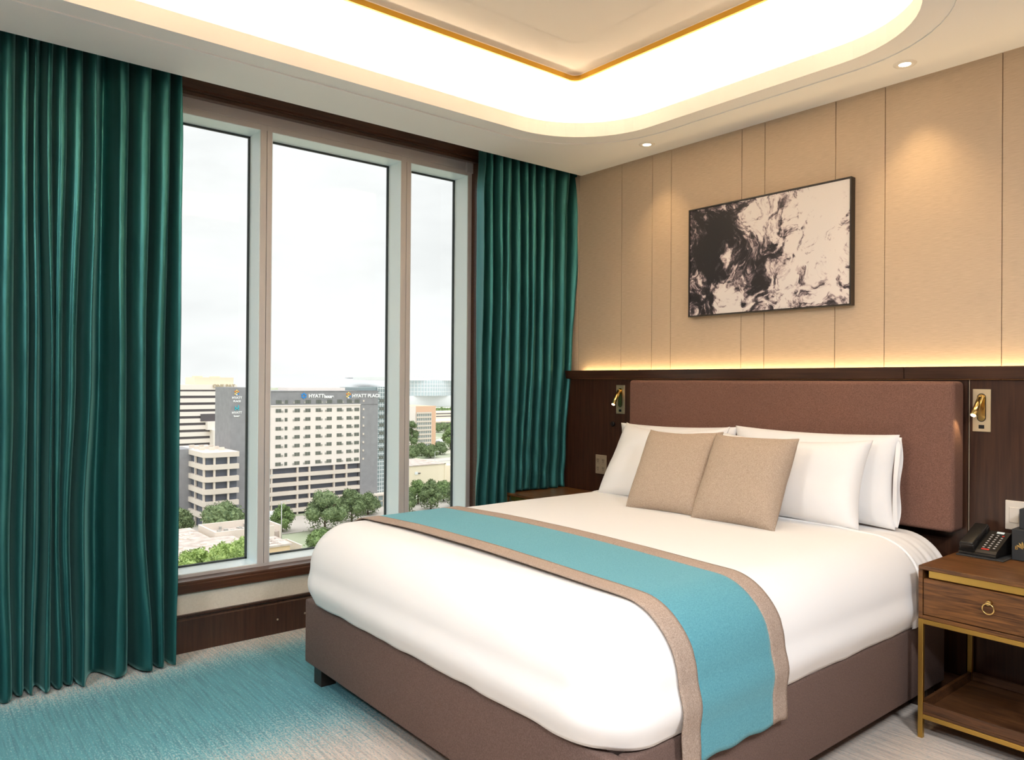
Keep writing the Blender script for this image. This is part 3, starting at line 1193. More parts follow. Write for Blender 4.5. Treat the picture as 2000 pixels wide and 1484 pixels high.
def pillow(name, label, cat, w, h, t, loc, lean, m, rz=0.0, roll=0.0, group=None, pinch=0.06, seed=0, flange=0.0, sag=0.0):
    """stands on its long edge: width along x, height along z, thickness along y; loc is the middle of the bottom edge"""
    M = MB()
    NU, NV = 44, 32
    rnd = random.Random(seed)

    def prof(a):
        a = min(1.0, abs(a))
        return max(0.0, 1 - a ** 3.2) ** 0.55

    def outline(u, v):
        # sides pulled in between pointed corners
        x = u * w / 2 * (1 - pinch * (1 - v * v) * abs(u) ** 2.0)
        z = v * h / 2 * (1 - pinch * 1.15 * (1 - u * u) * abs(v) ** 2.0)
        return x, z

    def pt(sgn):
        def f(a, b):
            u, v = a * 2 - 1, b * 2 - 1
            x, z = outline(u, v)
            th = t / 2 * (prof(u) * prof(v)) ** 0.9
            crease = 0.010 * noise.noise(Vector((x * 6 + seed, z * 6, seed * 1.3))) * prof(u) * prof(v)
            edge = (1 - prof(u) * prof(v))
            crease += 0.006 * edge * noise.noise(Vector((x * 24, z * 24, seed + 9))) * (prof(u) * prof(v) + 0.15)
            z2 = z - sag * (1 - u * u) * max(0.0, v) ** 2
            # the lower half carries the weight: a little fuller
            th *= 1 + 0.18 * max(0, -v) * (1 - abs(v)) * 2
            return (x, sgn * (th + crease + 0.003), z2 + h / 2)
        return f

    M.grid(pt(-1), NU, NV, True)
    M.grid(pt(1), NU, NV, True)
    # welt round the edge
    ring = []
    for i in range(NU + 1):
        ring.append((i / NU * 2 - 1, -1.0))
    for j in range(1, NV + 1):
        ring.append((1.0, j / NV * 2 - 1))
    for i in range(NU - 1, -1, -1):
        ring.append((i / NU * 2 - 1, 1.0))
    for j in range(NV - 1, 0, -1):
        ring.append((-1.0, j / NV * 2 - 1))
    vs = []
    for (u, v) in ring:
        a, b = (u + 1) / 2, (v + 1) / 2
        p0, p1 = pt(-1)(a, b), pt(1)(a, b)
        vs += [p0, p1]
    n = len(ring)
    M.add(vs, [(2 * i, 2 * ((i + 1) % n), 2 * ((i + 1) % n) + 1, 2 * i + 1) for i in range(n)], True)
    mtx = Matrix.Translation(loc) @ Matrix.Rotation(rz, 4, 'Z') @ Matrix.Rotation(-lean, 4, 'X') @ Matrix.Rotation(roll, 4, 'Y')
    M.xform(mtx)
    o = obj(name, M, m, origin=loc)
    tag(o, label, cat, group)
    if flange:
        F = MB()
        F.grid(lambda a, b: ((w / 2 - 0.012 + flange * a + 0.004 * math.sin(b * 9)) * 1.0, 0.018 * math.sin(b * math.pi) + 0.008 * math.sin(b * 11) * a, 0.012 + (h - 0.024) * b), 6, 24, True)
        F.grid(lambda a, b: ((w / 2 - 0.012 + flange * 0.93 * a) * 1.0, -0.020 * math.sin(b * math.pi) + 0.006 * math.sin(b * 8 + 1) * a, 0.012 + (h - 0.024) * b), 6, 24, True)
        F.xform(mtx)
        fo = obj('pillowcase_flange', F, m, o)
        s = fo.modifiers.new('thickness', 'SOLIDIFY')
        s.thickness = 0.002
    return o


BT = 0.757
R_ = math.radians
# back pair, against the headboard
pillow('pillow', 'rear white pillow against the headboard at the window side of the bed', 'pillow', 0.84, 0.415, 0.11, (-2.80, 3.50, 0.747), R_(5), M_linen, group='white bed pillows', seed=1, roll=R_(-1))
pillow('pillow', 'rear white pillow against the headboard at the nightstand side, its open edge showing', 'pillow', 0.86, 0.43, 0.11, (-1.965, 3.498, 0.747), R_(5), M_linen, group='white bed pillows', seed=2, flange=0.022)
# front pair
pillow('pillow', 'front white pillow at the window side, partly behind the left tan cushion', 'pillow', 0.76, 0.48, 0.17, (-2.755, 3.215, 0.755), R_(31), M_linen, rz=R_(-3), group='white bed pillows', seed=3, roll=R_(-1), sag=0.045)
pillow('pillow', 'front white pillow at the nightstand side, beside the right tan cushion', 'pillow', 0.82, 0.42, 0.18, (-2.015, 3.28, 0.755), R_(20), M_linen, rz=R_(3), group='white bed pillows', seed=4, sag=0.02)
# cushions
pillow('cushion', 'square tan linen cushion nearer the window, leaning on white pillows', 'cushion', 0.435, 0.465, 0.15, (-2.442, 2.968, 0.755), R_(31), M_cush, rz=R_(5), roll=R_(-1.5), group='tan cushions', pinch=0.05, seed=5, sag=0.01)
pillow('cushion', 'square tan linen cushion nearer the nightstand, overlapping its neighbour', 'cushion', 0.435, 0.455, 0.15, (-2.036, 2.965, 0.753), R_(29), M_cush, rz=R_(2), roll=R_(-0.5), group='tan cushions', pinch=0.05, seed=6)

# ------------------------------------------------------------------ nightstands


def nightstand(name, label, x0, x1, y0, y1, zt, grp):
    dz = zt - 0.684
    t = thing(name, label, 'nightstand', ((x0 + x1) / 2, (y0 + y1) / 2, 0), 0, grp)
    bz = 0.473 + dz
    p = 0.016
    mb = MB()
    mb.box(x0, x1, y0, y1, zt - p, zt, 0.0015, 1)
    mb.box(x0, x0 + p, y0, y1, bz, zt - p - 0.0005, 0.0015, 1)
    mb.box(x1 - p, x1, y0, y1, bz, zt - p - 0.0005, 0.0015, 1)
    mb.box(x0 + p, x1 - p, y0, y1, bz, bz + p, 0.0015, 1)
    mb.box(x0 + p, x1 - p, y1 - 0.012, y1, bz + p, zt - p)
    obj('case', mb, M_oak, t)
    mb = MB()
    mb.box(x0 + p + 0.018, x1 - p - 0.018, y0 + 0.012, y0 + 0.028, zt - p - 0.030, zt - p - 0.002, 0.001, 1)
    obj('brass_strip', mb, M_gold, t)
    mb = MB()
    mb.box(x0 + p + 0.003, x1 - p - 0.003, y0 + 0.002, y0 + 0.022, bz + p + 0.003, zt - p - 0.034, 0.001, 1)
    mb.box(x0 + p + 0.012, x1 - p - 0.012, y0 + 0.022, y1 - 0.02, bz + p + 0.004, zt - p - 0.05)
    dr = obj('drawer', mb, M_oak, t)
    cx, cz = (x0 + x1) / 2, (bz + zt) / 2 + 0.002
    mb = MB()
    mb.rod((cx, y0 + 0.002, cz + 0.010), (cx, y0 - 0.014, cz + 0.010), 0.011, 0.0085, 18)
    mb.torus((cx, y0 - 0.013, cz - 0.011), 0.0195, 0.0024, 'Y')
    obj('ring_pull', mb, M_brass, dr)
    q = 0.018
    for x, y in ((x0, y0), (x1 - q, y0), (x0, y1 - q), (x1 - q, y1 - q)):
        m2 = MB()
        m2.box(x, x + q, y, y + q, 0, bz - 0.001, 0.001, 1)
        obj('leg', m2, M_gold, t)
    for z1 in (bz - 0.001, 0.096 + dz):
        m2 = MB()
        m2.box(x0 + q, x1 - q, y0, y0 + q, z1 - 0.018, z1, 0.001, 1)
        m2.box(x0 + q, x1 - q, y1 - q, y1, z1 - 0.018, z1, 0.001, 1)
        m2.box(x0, x0 + q, y0 + q, y1 - q, z1 - 0.018, z1, 0.001, 1)
        m2.box(x1 - q, x1, y0 + q, y1 - q, z1 - 0.018, z1, 0.001, 1)
        obj('rail', m2, M_gold, t)
    mb = MB()
    s0, s1 = 0.097 + dz, 0.142 + dz
    e = 0.014
    mb.box(x0 + q, x1 - q, y0 + 0.004, y1 - 0.004, s0, s0 + 0.010)
    mb.box(x0 + q + 0.001, x1 - q - 0.001, y0 + 0.003, y0 + 0.003 + e, s0 + 0.011, s1, 0.001, 1)
    mb.box(x0 + q + 0.001, x1 - q - 0.001, y1 - 0.003 - e, y1 - 0.003, s0 + 0.011, s1, 0.001, 1)
    mb.box(x0 + 0.003, x0 + 0.003 + e, y0 + q + 0.001, y1 - q - 0.001, s0 + 0.001, s1, 0.001, 1)
    mb.box(x1 - 0.003 - e, x1 - 0.003, y0 + q + 0.001, y1 - q - 0.001, s0 + 0.001, s1, 0.001, 1)
    obj('tray_shelf', mb, M_oakd, t)
    return t


nightstand('nightstand', 'walnut nightstand on a brass frame carrying the black telephone', -1.302, -0.797, 3.172, 3.695, 0.684, 'nightstands beside the bed')
nightstand('nightstand', 'dark wooden bedside table in the window corner under the draped curtain', -3.925, -3.42, 3.172, 3.695, 0.664, 'nightstands beside the bed')

# ------------------------------------------------------------------ telephone
ZT = 0.684
tel = thing('telephone', 'black desk telephone with white keys standing on the walnut nightstand', 'telephone', (-1.205, 3.60, ZT), R_(-3))
mb = MB()
# wedge body: sloped towards the front (local -y)
W2, D0, D1 = 0.072, -0.088, 0.085
side = [(D0, 0.004), (D0, 0.016), (D0 + 0.012, 0.022), (D1 - 0.022, 0.085), (D1, 0.080), (D1, 0.0)]
base_o = [(D0, 0.0), (D1, 0.0), (D1, 0.080), (D1 - 0.02, 0.088), (D0 + 0.01, 0.026), (D0, 0.016)]
mb.prism([(p[0], p[1]) for p in base_o], -0.008, W2, 'X')
mb.box(-W2, W2, D0 - 0.002, D1, 0.0, 0.010, 0.002, 1)
obj('body', mb, M_black, tel, local=True)
mb = MB()
sl = math.atan2(0.062, (D1 - 0.02) - (D0 + 0.01))
rot = Matrix.Translation((0, D0 + 0.01, 0.026)) @ Matrix.Rotation(sl, 4, 'X')
m2 = MB()
m2.box(-W2 + 0.006, -0.012, -0.008, 0.158, 0.004, 0.030, 0.006, 3)
m2.box(-W2 + 0.004, -0.010, -0.010, 0.035, -0.006, 0.022, 0.006, 3)
m2.box(-W2 + 0.004, -0.010, 0.125, 0.160, -0.006, 0.022, 0.006, 3)
m2.xform(rot)
hs = obj('handset', m2, M_black, tel, local=True)
m2 = MB()
m2.box(-W2, -0.008, -0.01, 0.155, -0.012, -0.002)
m2.xform(rot)
obj('cradle', m2, M_black, tel, local=True)
for r in range(7):
    for c in range(3):
        m2 = MB()
        x = 0.014 + c * 0.020
        y = 0.022 + r * 0.0165
        m2.box(x - 0.0042, x + 0.0042, y - 0.0028, y + 0.0028, 0.0, 0.0028, 0.0008, 1)
        m2.xform(rot)
        obj('key', m2, M_red if (r, c) == (6, 2) else M_key, tel, local=True)
m2 = MB()
m2.box(0.010, 0.040, 0.004, 0.012, 0.0, 0.0022, 0.0008, 1)
m2.xform(rot)
obj('message_key', m2, M_red, tel, local=True)
m2 = MB()
m2.box(0.022, 0.050, 0.138, 0.150, 0.0, 0.002)
m2.xform(rot)
obj('label_window', m2, M_alur, tel, local=True)
# leather pad under the telephone
mb = MB()
mb.box(-W2 - 0.004, W2 + 0.03, D0 - 0.014, D1 + 0.012, -0.001, -0.0002)
tel.location.z = ZT + 0.006
mb = MB()
mb.box(-1.283, -1.105, 3.492, 3.69, ZT, ZT + 0.0055, 0.0015, 1)
o = obj('writing_pad', mb, M_blackm, origin=(-1.19, 3.59, ZT))
tag(o, 'thin dark pad lying under the black telephone', 'pad')

# black presentation box at the picture's right edge
bx = thing('presentation_box', 'matt black box with a gold emblem beside the telephone', 'box', (-1.02, 3.63, ZT))
mb = MB()
mb.box(-1.103, -0.955, 3.575, 3.69, ZT, ZT + 0.128, 0.003, 1)
obj('base', mb, M_blackm, bx)
mb = MB()
mb.box(-1.083, -0.965, 3.60, 3.68, ZT + 0.1285, ZT + 0.21, 0.002, 1)
obj('card_back', mb, M_blackm, bx)
text('lettering', 'B', 0.020, Matrix.Translation((-1.090, 3.5735, ZT + 0.046)) @ Matrix.Rotation(math.pi / 2, 4, 'X'), M_brass, bx, 0.0008, 0.0004)
mb = MB()
for k in range(6):
    a = R_(155 - k * 26)
    c = (-1.058, ZT + 0.052)
    L1 = 0.030
    pts = [(c[0] + 0.004 * math.cos(a + 1.5), c[1] + 0.004 * math.sin(a + 1.5)), (c[0] + L1 * 0.7 * math.cos(a + 0.17), c[1] + L1 * 0.7 * math.sin(a + 0.17)),
           (c[0] + L1 * math.cos(a), c[1] + L1 * math.sin(a)), (c[0] + L1 * 0.7 * math.cos(a - 0.17), c[1] + L1 * 0.7 * math.sin(a - 0.17))]
    mb.prism(pts, 3.5730, 3.5748, 'Y')
obj('emblem', mb, M_brass, bx)

# ------------------------------------------------------------------ wall fittings


def reading_lamp(label, x0, x1, z0, z1, tipx, tipz, ypro):
    cx = (x0 + x1) / 2
    t = thing('reading_lamp', label, 'wall lamp', (cx, PY, (z0 + z1) / 2), 0, 'brass reading lamps')
    mb = MB()
    mb.box(x0, x1, PY - 0.007, PY, z0, z1, 0.001, 1)
    obj('wall_plate', mb, M_plate, t)
    # slot with a dark rim
    mb = MB()
    w = 0.018
    za, zb_ = z1 - 0.037, z0 + 0.062

    def stad(r):
        pts = []
        for i in range(13):
            a = math.pi * i / 12
            pts.append((cx + r * math.cos(a), za + r * math.sin(a)))
        for i in range(13):
            a = math.pi + math.pi * i / 12
            pts.append((cx + r * math.cos(a), zb_ + r * math.sin(a)))
        return pts
    A, B = stad(w), stad(w - 0.003)
    n = len(A)
    vs = [(p[0], PY - 0.0085, p[1]) for p in A] + [(p[0], PY - 0.0085, p[1]) for p in B]
    mb.add(vs, [(i, (i + 1) % n, n + (i + 1) % n, n + i) for i in range(n)])
    obj('slot_rim', mb, M_foot, t)
    mb = MB()
    mb.prism(stad(w - 0.0032), PY - 0.0088, PY - 0.0068, 'Y')
    obj('slot_back', mb, M_brass, t)
    head = MB()
    a = Vector((cx, PY - 0.020, za - 0.002))
    b = Vector((tipx, ypro, tipz))
    head.rod(a, b, 0.0125, 0.0125, 22)
    bm = bmesh.new()
    bmesh.ops.create_uvsphere(bm, u_segments=18, v_segments=10, radius=0.0125, matrix=Matrix.Translation(a))
    head.addbm(bm, True)
    hd = obj('lamp_head', head, M_brass, t)
    d = (b - a).normalized()
    tip = MB()
    tip.rod(b + d * 0.0005, b + d * 0.003, 0.0105, 0.009, 18)
    obj('lamp_tip', tip, M_tip, hd)
    mb = MB()
    mb.box(cx - 0.011, cx + 0.011, PY - 0.009, PY - 0.0068, z0 + 0.014, z0 + 0.030, 0.0008, 1)
    obj('switch', mb, M_black, t)
    pl = bpy.data.lights.new('reading_lamp_glow', 'SPOT')
    pl.energy = 0.7
    pl.color = (1.0, 0.74, 0.38)
    pl.spot_size = R_(120)
    pl.shadow_soft_size = 0.01
    po = bpy.data.objects.new('reading_lamp_glow', pl)
    COL.objects.link(po)
    po.location = b + d * 0.012
    po.rotation_euler = d.to_track_quat('-Z', 'Y').to_euler()
    return t


reading_lamp('brass reading lamp on its plate at the window side of the headboard', -3.438, -3.364, 1.198, 1.388, -3.395, 1.262, 3.640)
reading_lamp('brass reading lamp on its plate at the nightstand side of the headboard', -1.299, -1.227, 1.198, 1.386, -1.274, 1.272, 3.650)

t = thing('power_outlet', 'bronze double power outlet on dark panelling beside the left pillow', 'outlet', (-3.575, PY, 0.85))
mb = MB()
mb.box(-3.626, -3.525, PY - 0.006, PY, 0.785, 0.914, 0.003, 2)
obj('cover_plate', mb, M_outlet, t)
for z in (0.822, 0.876):
    for xx in (-3.600, -3.552):
        m2 = MB()
        m2.box(xx - 0.017, xx + 0.017, PY - 0.008, PY - 0.0055, z - 0.020, z + 0.020, 0.001, 1)
        so = obj('socket', m2, M_outlet, t)
        m2 = MB()
        m2.box(xx - 0.008, xx - 0.005, PY - 0.0086, PY - 0.0078, z - 0.003, z + 0.010)
        m2.box(xx + 0.005, xx + 0.008, PY - 0.0086, PY - 0.0078, z - 0.003, z + 0.010)
        m2.rod((xx, PY - 0.0086, z - 0.010), (xx, PY - 0.0078, z - 0.010), 0.003, 0.003, 10)
        obj('slot', m2, M_black, so)

t = thing('light_switch', 'ivory rocker light switch on the panelling above the telephone', 'switch', (-1.11, PY, 0.85))
mb = MB()
mb.box(-1.170, -1.048, PY - 0.007, PY, 0.785, 0.910, 0.003, 2)
obj('switch_plate', mb, M_switch, t)
for xx in (-1.136, -1.084):
    m2 = MB()
    m2.box(xx - 0.018, xx + 0.018, PY - 0.0105, PY - 0.0065, 0.816, 0.882, 0.0015, 1)
    obj('rocker', m2, M_switch, t)

mb = MB()
mb.rod((-3.47, PY, 1.128), (-3.47, PY - 0.012, 1.128), 0.017, 0.015, 20)  # short black cylinder for a dark round spot on the panelling
o = obj('black_wall_disc', mb, M_black, origin=(-3.47, PY, 1.128))
tag(o, 'small round black disc on dark panelling below the left reading lamp', 'cap')

# ------------------------------------------------------------------ picture
AX0, AX1, AZ0, AZ1 = -2.868, -1.862, 1.803, 2.452
AYF = WY - 0.052
pic = thing('picture', 'framed black and white abstract ink painting hung above the headboard', 'picture', ((AX0 + AX1) / 2, WY - 0.012, (AZ0 + AZ1) / 2))
mb = MB()
ft = 0.008
y0, y1 = AYF, WY - 0.010
mb.box(AX0, AX1, y0, y1, AZ1 - ft, AZ1, 0.0008, 1)
mb.box(AX0, AX1, y0, y1, AZ0, AZ0 + ft, 0.0008, 1)
mb.box(AX0, AX0 + ft, y0, y1, AZ0 + ft, AZ1 - ft, 0.0008, 1)
mb.box(AX1 - ft, AX1, y0, y1, AZ0 + ft, AZ1 - ft, 0.0008, 1)
obj('frame', mb, M_frame, pic)
mb = MB()
mb.box(AX0 + ft + 0.001, AX1 - ft - 0.001, AYF + 0.006, AYF + 0.03, AZ0 + ft + 0.001, AZ1 - ft - 0.001)
obj('canvas', mb, M_art, pic)

# ------------------------------------------------------------------ outside: the city below the window
GZ = -46.0
M_ground = mat('city_ground', lin(196, 190, 176), 0.95, var=(lin(112, 132, 92), (1, 1, 1), 0.022, 8))
M_asph = mat('asphalt', lin(190, 182, 174), 0.9)
M_cream = mat('cream_render', lin(238, 228, 221), 0.85)
M_cream2 = mat('cream_penthouse', lin(226, 214, 190), 0.85)
M_gray = mat('grey_cladding', lin(138, 137, 140), 0.7, var=(lin(150, 149, 152), (1, 1, 1), 0.5, 3))
M_dgray = mat('dark_grey_cladding', lin(112, 112, 116), 0.7)
M_concrete = mat('pale_concrete', lin(222, 210, 198), 0.9)
M_dark = mat('deck_shade_hazed', lin(96, 100, 112), 0.7)  # shade between decks as a dark tone, paled for distance haze
M_bwin = mat('building_window_hazed', lin(104, 108, 100), 0.3)  # window glass lifted in tone to imitate distance haze
M_bvent = mat('building_vent', lin(168, 165, 158), 0.7)
M_strip = mat('dark_band_hazed', lin(92, 86, 90), 0.3)  # dark band tone, greyed up for distance haze
M_white2 = mat('white_roof', lin(206, 194, 186), 0.85, var=(lin(162, 146, 136), (1, 1, 1), 0.35, 7))
M_peach = mat('peach_render', lin(226, 186, 158), 0.85)
M_beige = mat('beige_render', lin(234, 220, 198), 0.85)
M_shed = mat('tan_render', lin(222, 194, 158), 0.85)
M_gl = mat('green_grey_glass', lin(142, 156, 158), 0.25)
M_steel = mat('white_steel', lin(228, 230, 232), 0.6)
M_dome = mat('dome_membrane', lin(182, 184, 186), 0.8)
M_logo_b = mat('sign_blue', lin(50, 140, 215), 0.5)
M_logo_t = mat('sign_teal', lin(70, 185, 200), 0.5)
M_logo_o = mat('sign_orange', lin(240, 150, 60), 0.5)
M_logo_y = mat('sign_yellow', lin(245, 215, 120), 0.5)
M_sign = mat('sign_white', lin(250, 250, 250), 0.5)
M_signd = mat('sign_taupe', lin(176, 160, 130), 0.6)
M_leaf = mat('leaf_green', lin(66, 90, 48), 0.8, var=(lin(142, 164, 104), (1, 1, 1), 1.3, 4))
M_leaf2 = mat('leaf_dark', lin(62, 82, 48), 0.8, var=(lin(134, 150, 104), (1, 1, 1), 1.3, 4))
M_leaf3 = mat('leaf_bright', lin(100, 128, 58), 0.8, var=(lin(182, 200, 124), (1, 1, 1), 1.3, 4))
M_bark = mat('bark', lin(96, 82, 66), 0.9)
M_car = mat('car_white', lin(240, 240, 240), 0.4)
M_car2 = mat('car_grey', lin(120, 124, 130), 0.4)
M_metal = mat('pole_grey', lin(190, 190, 188), 0.5)
M_blue = mat('faded_blue', lin(88, 96, 128), 0.7)

mb = MB()
mb.add([(-5000, -5000, GZ), (-8, -5000, GZ), (-8, 6000, GZ), (-5000, 6000, GZ)], [(0, 1, 2, 3)])
struct('ground', mb, M_ground, recalc=False)
mb = MB()
mb.add([(-252, 40, GZ + 0.1), (-225, 40, GZ + 0.1), (-225, 320, GZ + 0.1), (-252, 320, GZ + 0.1)], [(0, 1, 2, 3)])
mb.add([(-392, 180, GZ + 0.12), (-376, 180, GZ + 0.12), (-376, 420, GZ + 0.12), (-392, 420, GZ + 0.12)], [(0, 1, 2, 3)])
struct('street', mb, M_asph, recalc=False)

RX90 = Matrix.Rotation(math.pi / 2, 4, 'Z') @ Matrix.Rotation(math.pi / 2, 4, 'X')   # text readable from +x


def sign_m(x, y, z):
    return Matrix.Translation((x, y, z)) @ RX90


# --- the hotel opposite
HX = -256.0
hot = thing('hotel_building', 'cream hotel block with grey parapet signs above parking decks', 'building', (HX, 115, GZ))
mb = MB()
mb.box(HX - 18, HX, 92.6, 136.2, -29.3, -7.3)
obj('cream_wall', mb, M_cream, hot)
mb = MB()
mb.box(HX - 18, HX + 0.25, 92.6, 143.6, -7.25, -2.4)
mb.box(HX - 18, HX + 0.4, 92.6, 143.6, -2.4, -2.1)
obj('parapet_band', mb, M_gray, hot)
mb = MB()
mb.box(HX - 18, HX + 0.30, 92.6, 136.2, -7.5, -7.1)
mb.box(HX - 18, HX + 0.30, 101.3, 101.5, -29.3, -7.1)
obj('cornice_line', mb, M_cream, hot)
mb = MB()
mb.box(HX - 14, HX + 1.2, 87.3, 92.5, GZ, -0.9)
obj('sign_tower', mb, M_gray, hot)
mb = MB()
mb.box(HX - 18, HX + 0.15, 136.3, 143.6, -41.6, -7.3)
obj('grey_wall', mb, M_gray, hot)
mb = MB()
mb.box(HX - 16, HX - 0.6, 143.7, 152, -42, -0.7)
obj('glass_stair', mb, M_gl, hot)
mb = MB()
for k in range(27):
    z = -42 + k * 1.56
    mb.box(HX - 0.6, HX - 0.45, 143.7, 152, z, z + 0.22)
for k in range(9):
    y = 143.8 + k * 1.0
    mb.box(HX - 0.6, HX - 0.42, y, y + 0.16, -42, -0.7)
obj('glazing_grid', mb, M_steel, hot)
mb = MB()
mb.box(HX - 17.5, HX - 1.2, 136.4, 151.5, -2.05, -0.9)
obj('roof_screen', mb, M_gl, hot)
mb = MB()
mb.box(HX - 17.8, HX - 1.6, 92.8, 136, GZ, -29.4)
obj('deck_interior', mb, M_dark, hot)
for k in range(5):
    z = -31.3 - 3.12 * k
    m2 = MB()
    m2.box(HX - 18, HX + 0.1, 92.6, 136.2, z - 1.35, z)
    obj('parking_deck', m2, M_concrete, hot)
for y in (94.2, 102.0, 111.5, 116.0, 125.6, 130.6):
    m2 = MB()
    m2.box(HX - 1.0, HX - 0.1, y, y + 0.55, GZ, -29.4)
    obj('column', m2, M_concrete, hot)
mb = MB()
mb.box(HX - 14, HX + 3, 130, 150, GZ, -41.9)
obj('entrance_pavilion', mb, M_gl, hot)
mb = MB()
mb.box(HX - 14, HX + 3.6, 129.6, 150.5, -41.8, -41.2)
for k in range(9):
    mb.box(HX + 3, HX + 3.2, 130 + k * 2.4, 130.3 + k * 2.4, GZ, -41.8)
mb.box(HX + 3, HX + 3.2, 130, 150, -44, -43.7)
obj('pavilion_frame', mb, M_concrete, hot)
wm = None
cols = [98.6, 101.9 - 0.0, 104.4, 107.6, 111.1, 115.3, 119.3, 123.6, 127.6, 131.7, 135.0]
cols = [(96.0, 1), (99.4, 1), (104.4, 1), (107.2, 0), (111.3, -1), (115.3, -1), (119.3, 1), (123.6, -1), (127.6, 1), (131.5, 1), (134.7, 2)]
wp = {}
for kind in (0, 1, -1, 2):
    m2 = MB()
    hw = 0.5 if kind == 0 else 0.95
    if kind == 0:
        m2.box(0, 0.08, -0.5, 0.5, -0.62, 0.62)
        m2.cur = 1
        m2.box(0, 0.1, -1.5, -1.0, -0.62, 0.05)
    else:
        m2.box(0, 0.08, -0.98, -0.05, -0.62, 0.62)
        m2.box(0, 0.08, 0.05, 0.98, -0.62, 0.62)
        m2.cur = 1
        if kind in (1, -1):
            s = kind
            m2.box(0, 0.1, s * 1.35 - 0.3, s * 1.35 + 0.3, -0.62, 0.05)
    me = bpy.data.meshes.new('window')
    me.from_pydata(m2.v, [], m2.f)
    me.materials.append(M_bwin)
    me.materials.append(M_bvent)
    for i, p in enumerate(me.polygons):
        p.material_index = m2.mi[i]
    wp[kind] = me
for r in range(8):
    for (y, kind) in cols:
        o = bpy.data.objects.new('window', wp[kind])
        COL.objects.link(o)
        o.parent = hot
        o.location = (0.02 if r else 0.27, y - 115, -6.0 - 3.11 * r - GZ)
mb = MB()
mb.box(HX - 14, HX - 5, 109.9, 132.4, -2.1, -1.0)
obj('roof_plant_room', mb, M_cream, hot)
for r in range(8):
    m2 = MB()
    m2.box(HX + 0.15, HX + 0.4, 137.1, 137.7, -6.3 - 3.11 * r, -5.6 - 3.11 * r)
    obj('wall_vent', m2, M_concrete, hot)
    m2 = MB()
    for q in range(2):
        m2.box(HX - 0.62, HX - 0.40, 144.6 + q * 1.1, 145.5 + q * 1.1, -6.6 - 3.11 * r, -5.3 - 3.11 * r)
    obj('stair_window', m2, M_bwin, hot)
# signs on the parapet and on the tower
text('sign_lettering', 'HYATT', 1.75, sign_m(HX + 0.35, 115.4, -4.55), M_sign, hot, 0.1, 0.05, sx=1.05)
text('sign_lettering', 'house', 1.55, sign_m(HX + 0.35, 121.4, -4.7), M_sign, hot, 0.1, 0.07, sx=1.0)
text('sign_lettering', 'HYATT PLACE', 1.75, sign_m(HX + 0.35, 132.6, -4.6), M_sign, hot, 0.1, 0.04, sx=1.06)
mb = MB()
for k in range(6):
    a = 2 * math.pi * k / 6 + 0.5
    c = (113.6 + 0.75 * math.cos(a), -3.9 + 0.75 * math.sin(a))
    mb.prism([(c[0] + 0.42 * math.cos(a + q), c[1] + 0.42 * math.sin(a + q)) for q in (0, 1.57, 3.14, 4.71)], HX + 0.3, HX + 0.45, 'X')
obj('sign_emblem', mb, M_logo_b, hot)
cc = [(0, 0, M_logo_y), (-.62, .5, M_logo_o), (.62, .5, M_logo_o), (-.62, -.5, M_logo_y), (.62, -.5, M_logo_b), (0, .95, M_logo_y), (0, -.9, M_sign)]
for dy, dz, mm in cc:
    m2 = MB()
    m2.box(HX + 0.3, HX + 0.45, 131.1 + dy - .27, 131.1 + dy + .27, -3.8 + dz - .25, -3.8 + dz + .25)
    obj('sign_emblem', m2, mm, hot)
    m2 = MB()
    m2.box(HX + 1.2, HX + 1.4, 89.4 + dy * .8 - .22, 89.4 + dy * .8 + .22, -2.7 + dz * .8 - .2, -2.7 + dz * .8 + .2)
    obj('sign_emblem', m2, mm, hot)
text('sign_lettering', 'HYATT', 1.05, sign_m(HX + 1.32, 89.5, -4.75), M_sign, hot, 0.05, 0.03, 'CENTER')
text('sign_lettering', 'PLACE', 0.85, sign_m(HX + 1.32, 89.5, -5.85), M_sign, hot, 0.05, 0.03, 'CENTER')
mb = MB()
for dy, h0, h1 in ((-.5, -.7, .6), (.5, -.7, 1.0), (0, -.25, .15)):
    mb.box(HX + 1.2, HX + 1.4, 89.5 + dy - (.15 if dy else .5), 89.5 + dy + (.15 if dy else .5), -7.9 + h0, -7.9 + h1)
obj('sign_emblem', mb, M_logo_t, hot)
text('sign_lettering', 'HYATT', 1.05, sign_m(HX + 1.32, 89.5, -9.75), M_sign, hot, 0.05, 0.03, 'CENTER')
text('sign_lettering', 'house', 0.85, sign_m(HX + 1.32, 89.5, -10.8), M_sign, hot, 0.05, 0.03, 'CENTER')

# --- parking garage left of the sign tower
gar = thing('parking_garage', 'open concrete parking garage with stacked decks left of the hotel', 'building', (-250, 80, GZ))
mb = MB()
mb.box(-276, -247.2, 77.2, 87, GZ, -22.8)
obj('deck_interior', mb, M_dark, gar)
for k in range(6):
    z = -21.6 - 3.9 * k
    m2 = MB()
    pts = [(-278, 76.2), (-247.5, 76.2), (-246.2, 77.0), (-245.6, 78.4), (-245.6, 87.2), (-278, 87.2)]
    m2.prism(pts, z - 1.6, z, 'Z')
    obj('parking_deck', m2, M_concrete, gar)
for y, x in ((76.4, -247.4), (79.2, -246.1), (83.6, -246.1), (76.4, -256), (76.4, -266)):
    m2 = MB()
    m2.box(x - 0.4, x + 0.2, y, y + 0.6, GZ, -22)
    obj('column', m2, M_concrete, gar)
mb = MB()
mb.box(-274, -262, 71.6, 77.4, GZ, -21.5)
obj('stair_tower', mb, M_gray, gar)
mb = MB()
for k in range(9):
    mb.box(-268 + k * 1.8, -267 + k * 1.8, 78 + (k % 3) * 2.6, 79.6 + (k % 3) * 2.6, -21.6, -20.6)
obj('roof_plant', mb, M_concrete, gar)

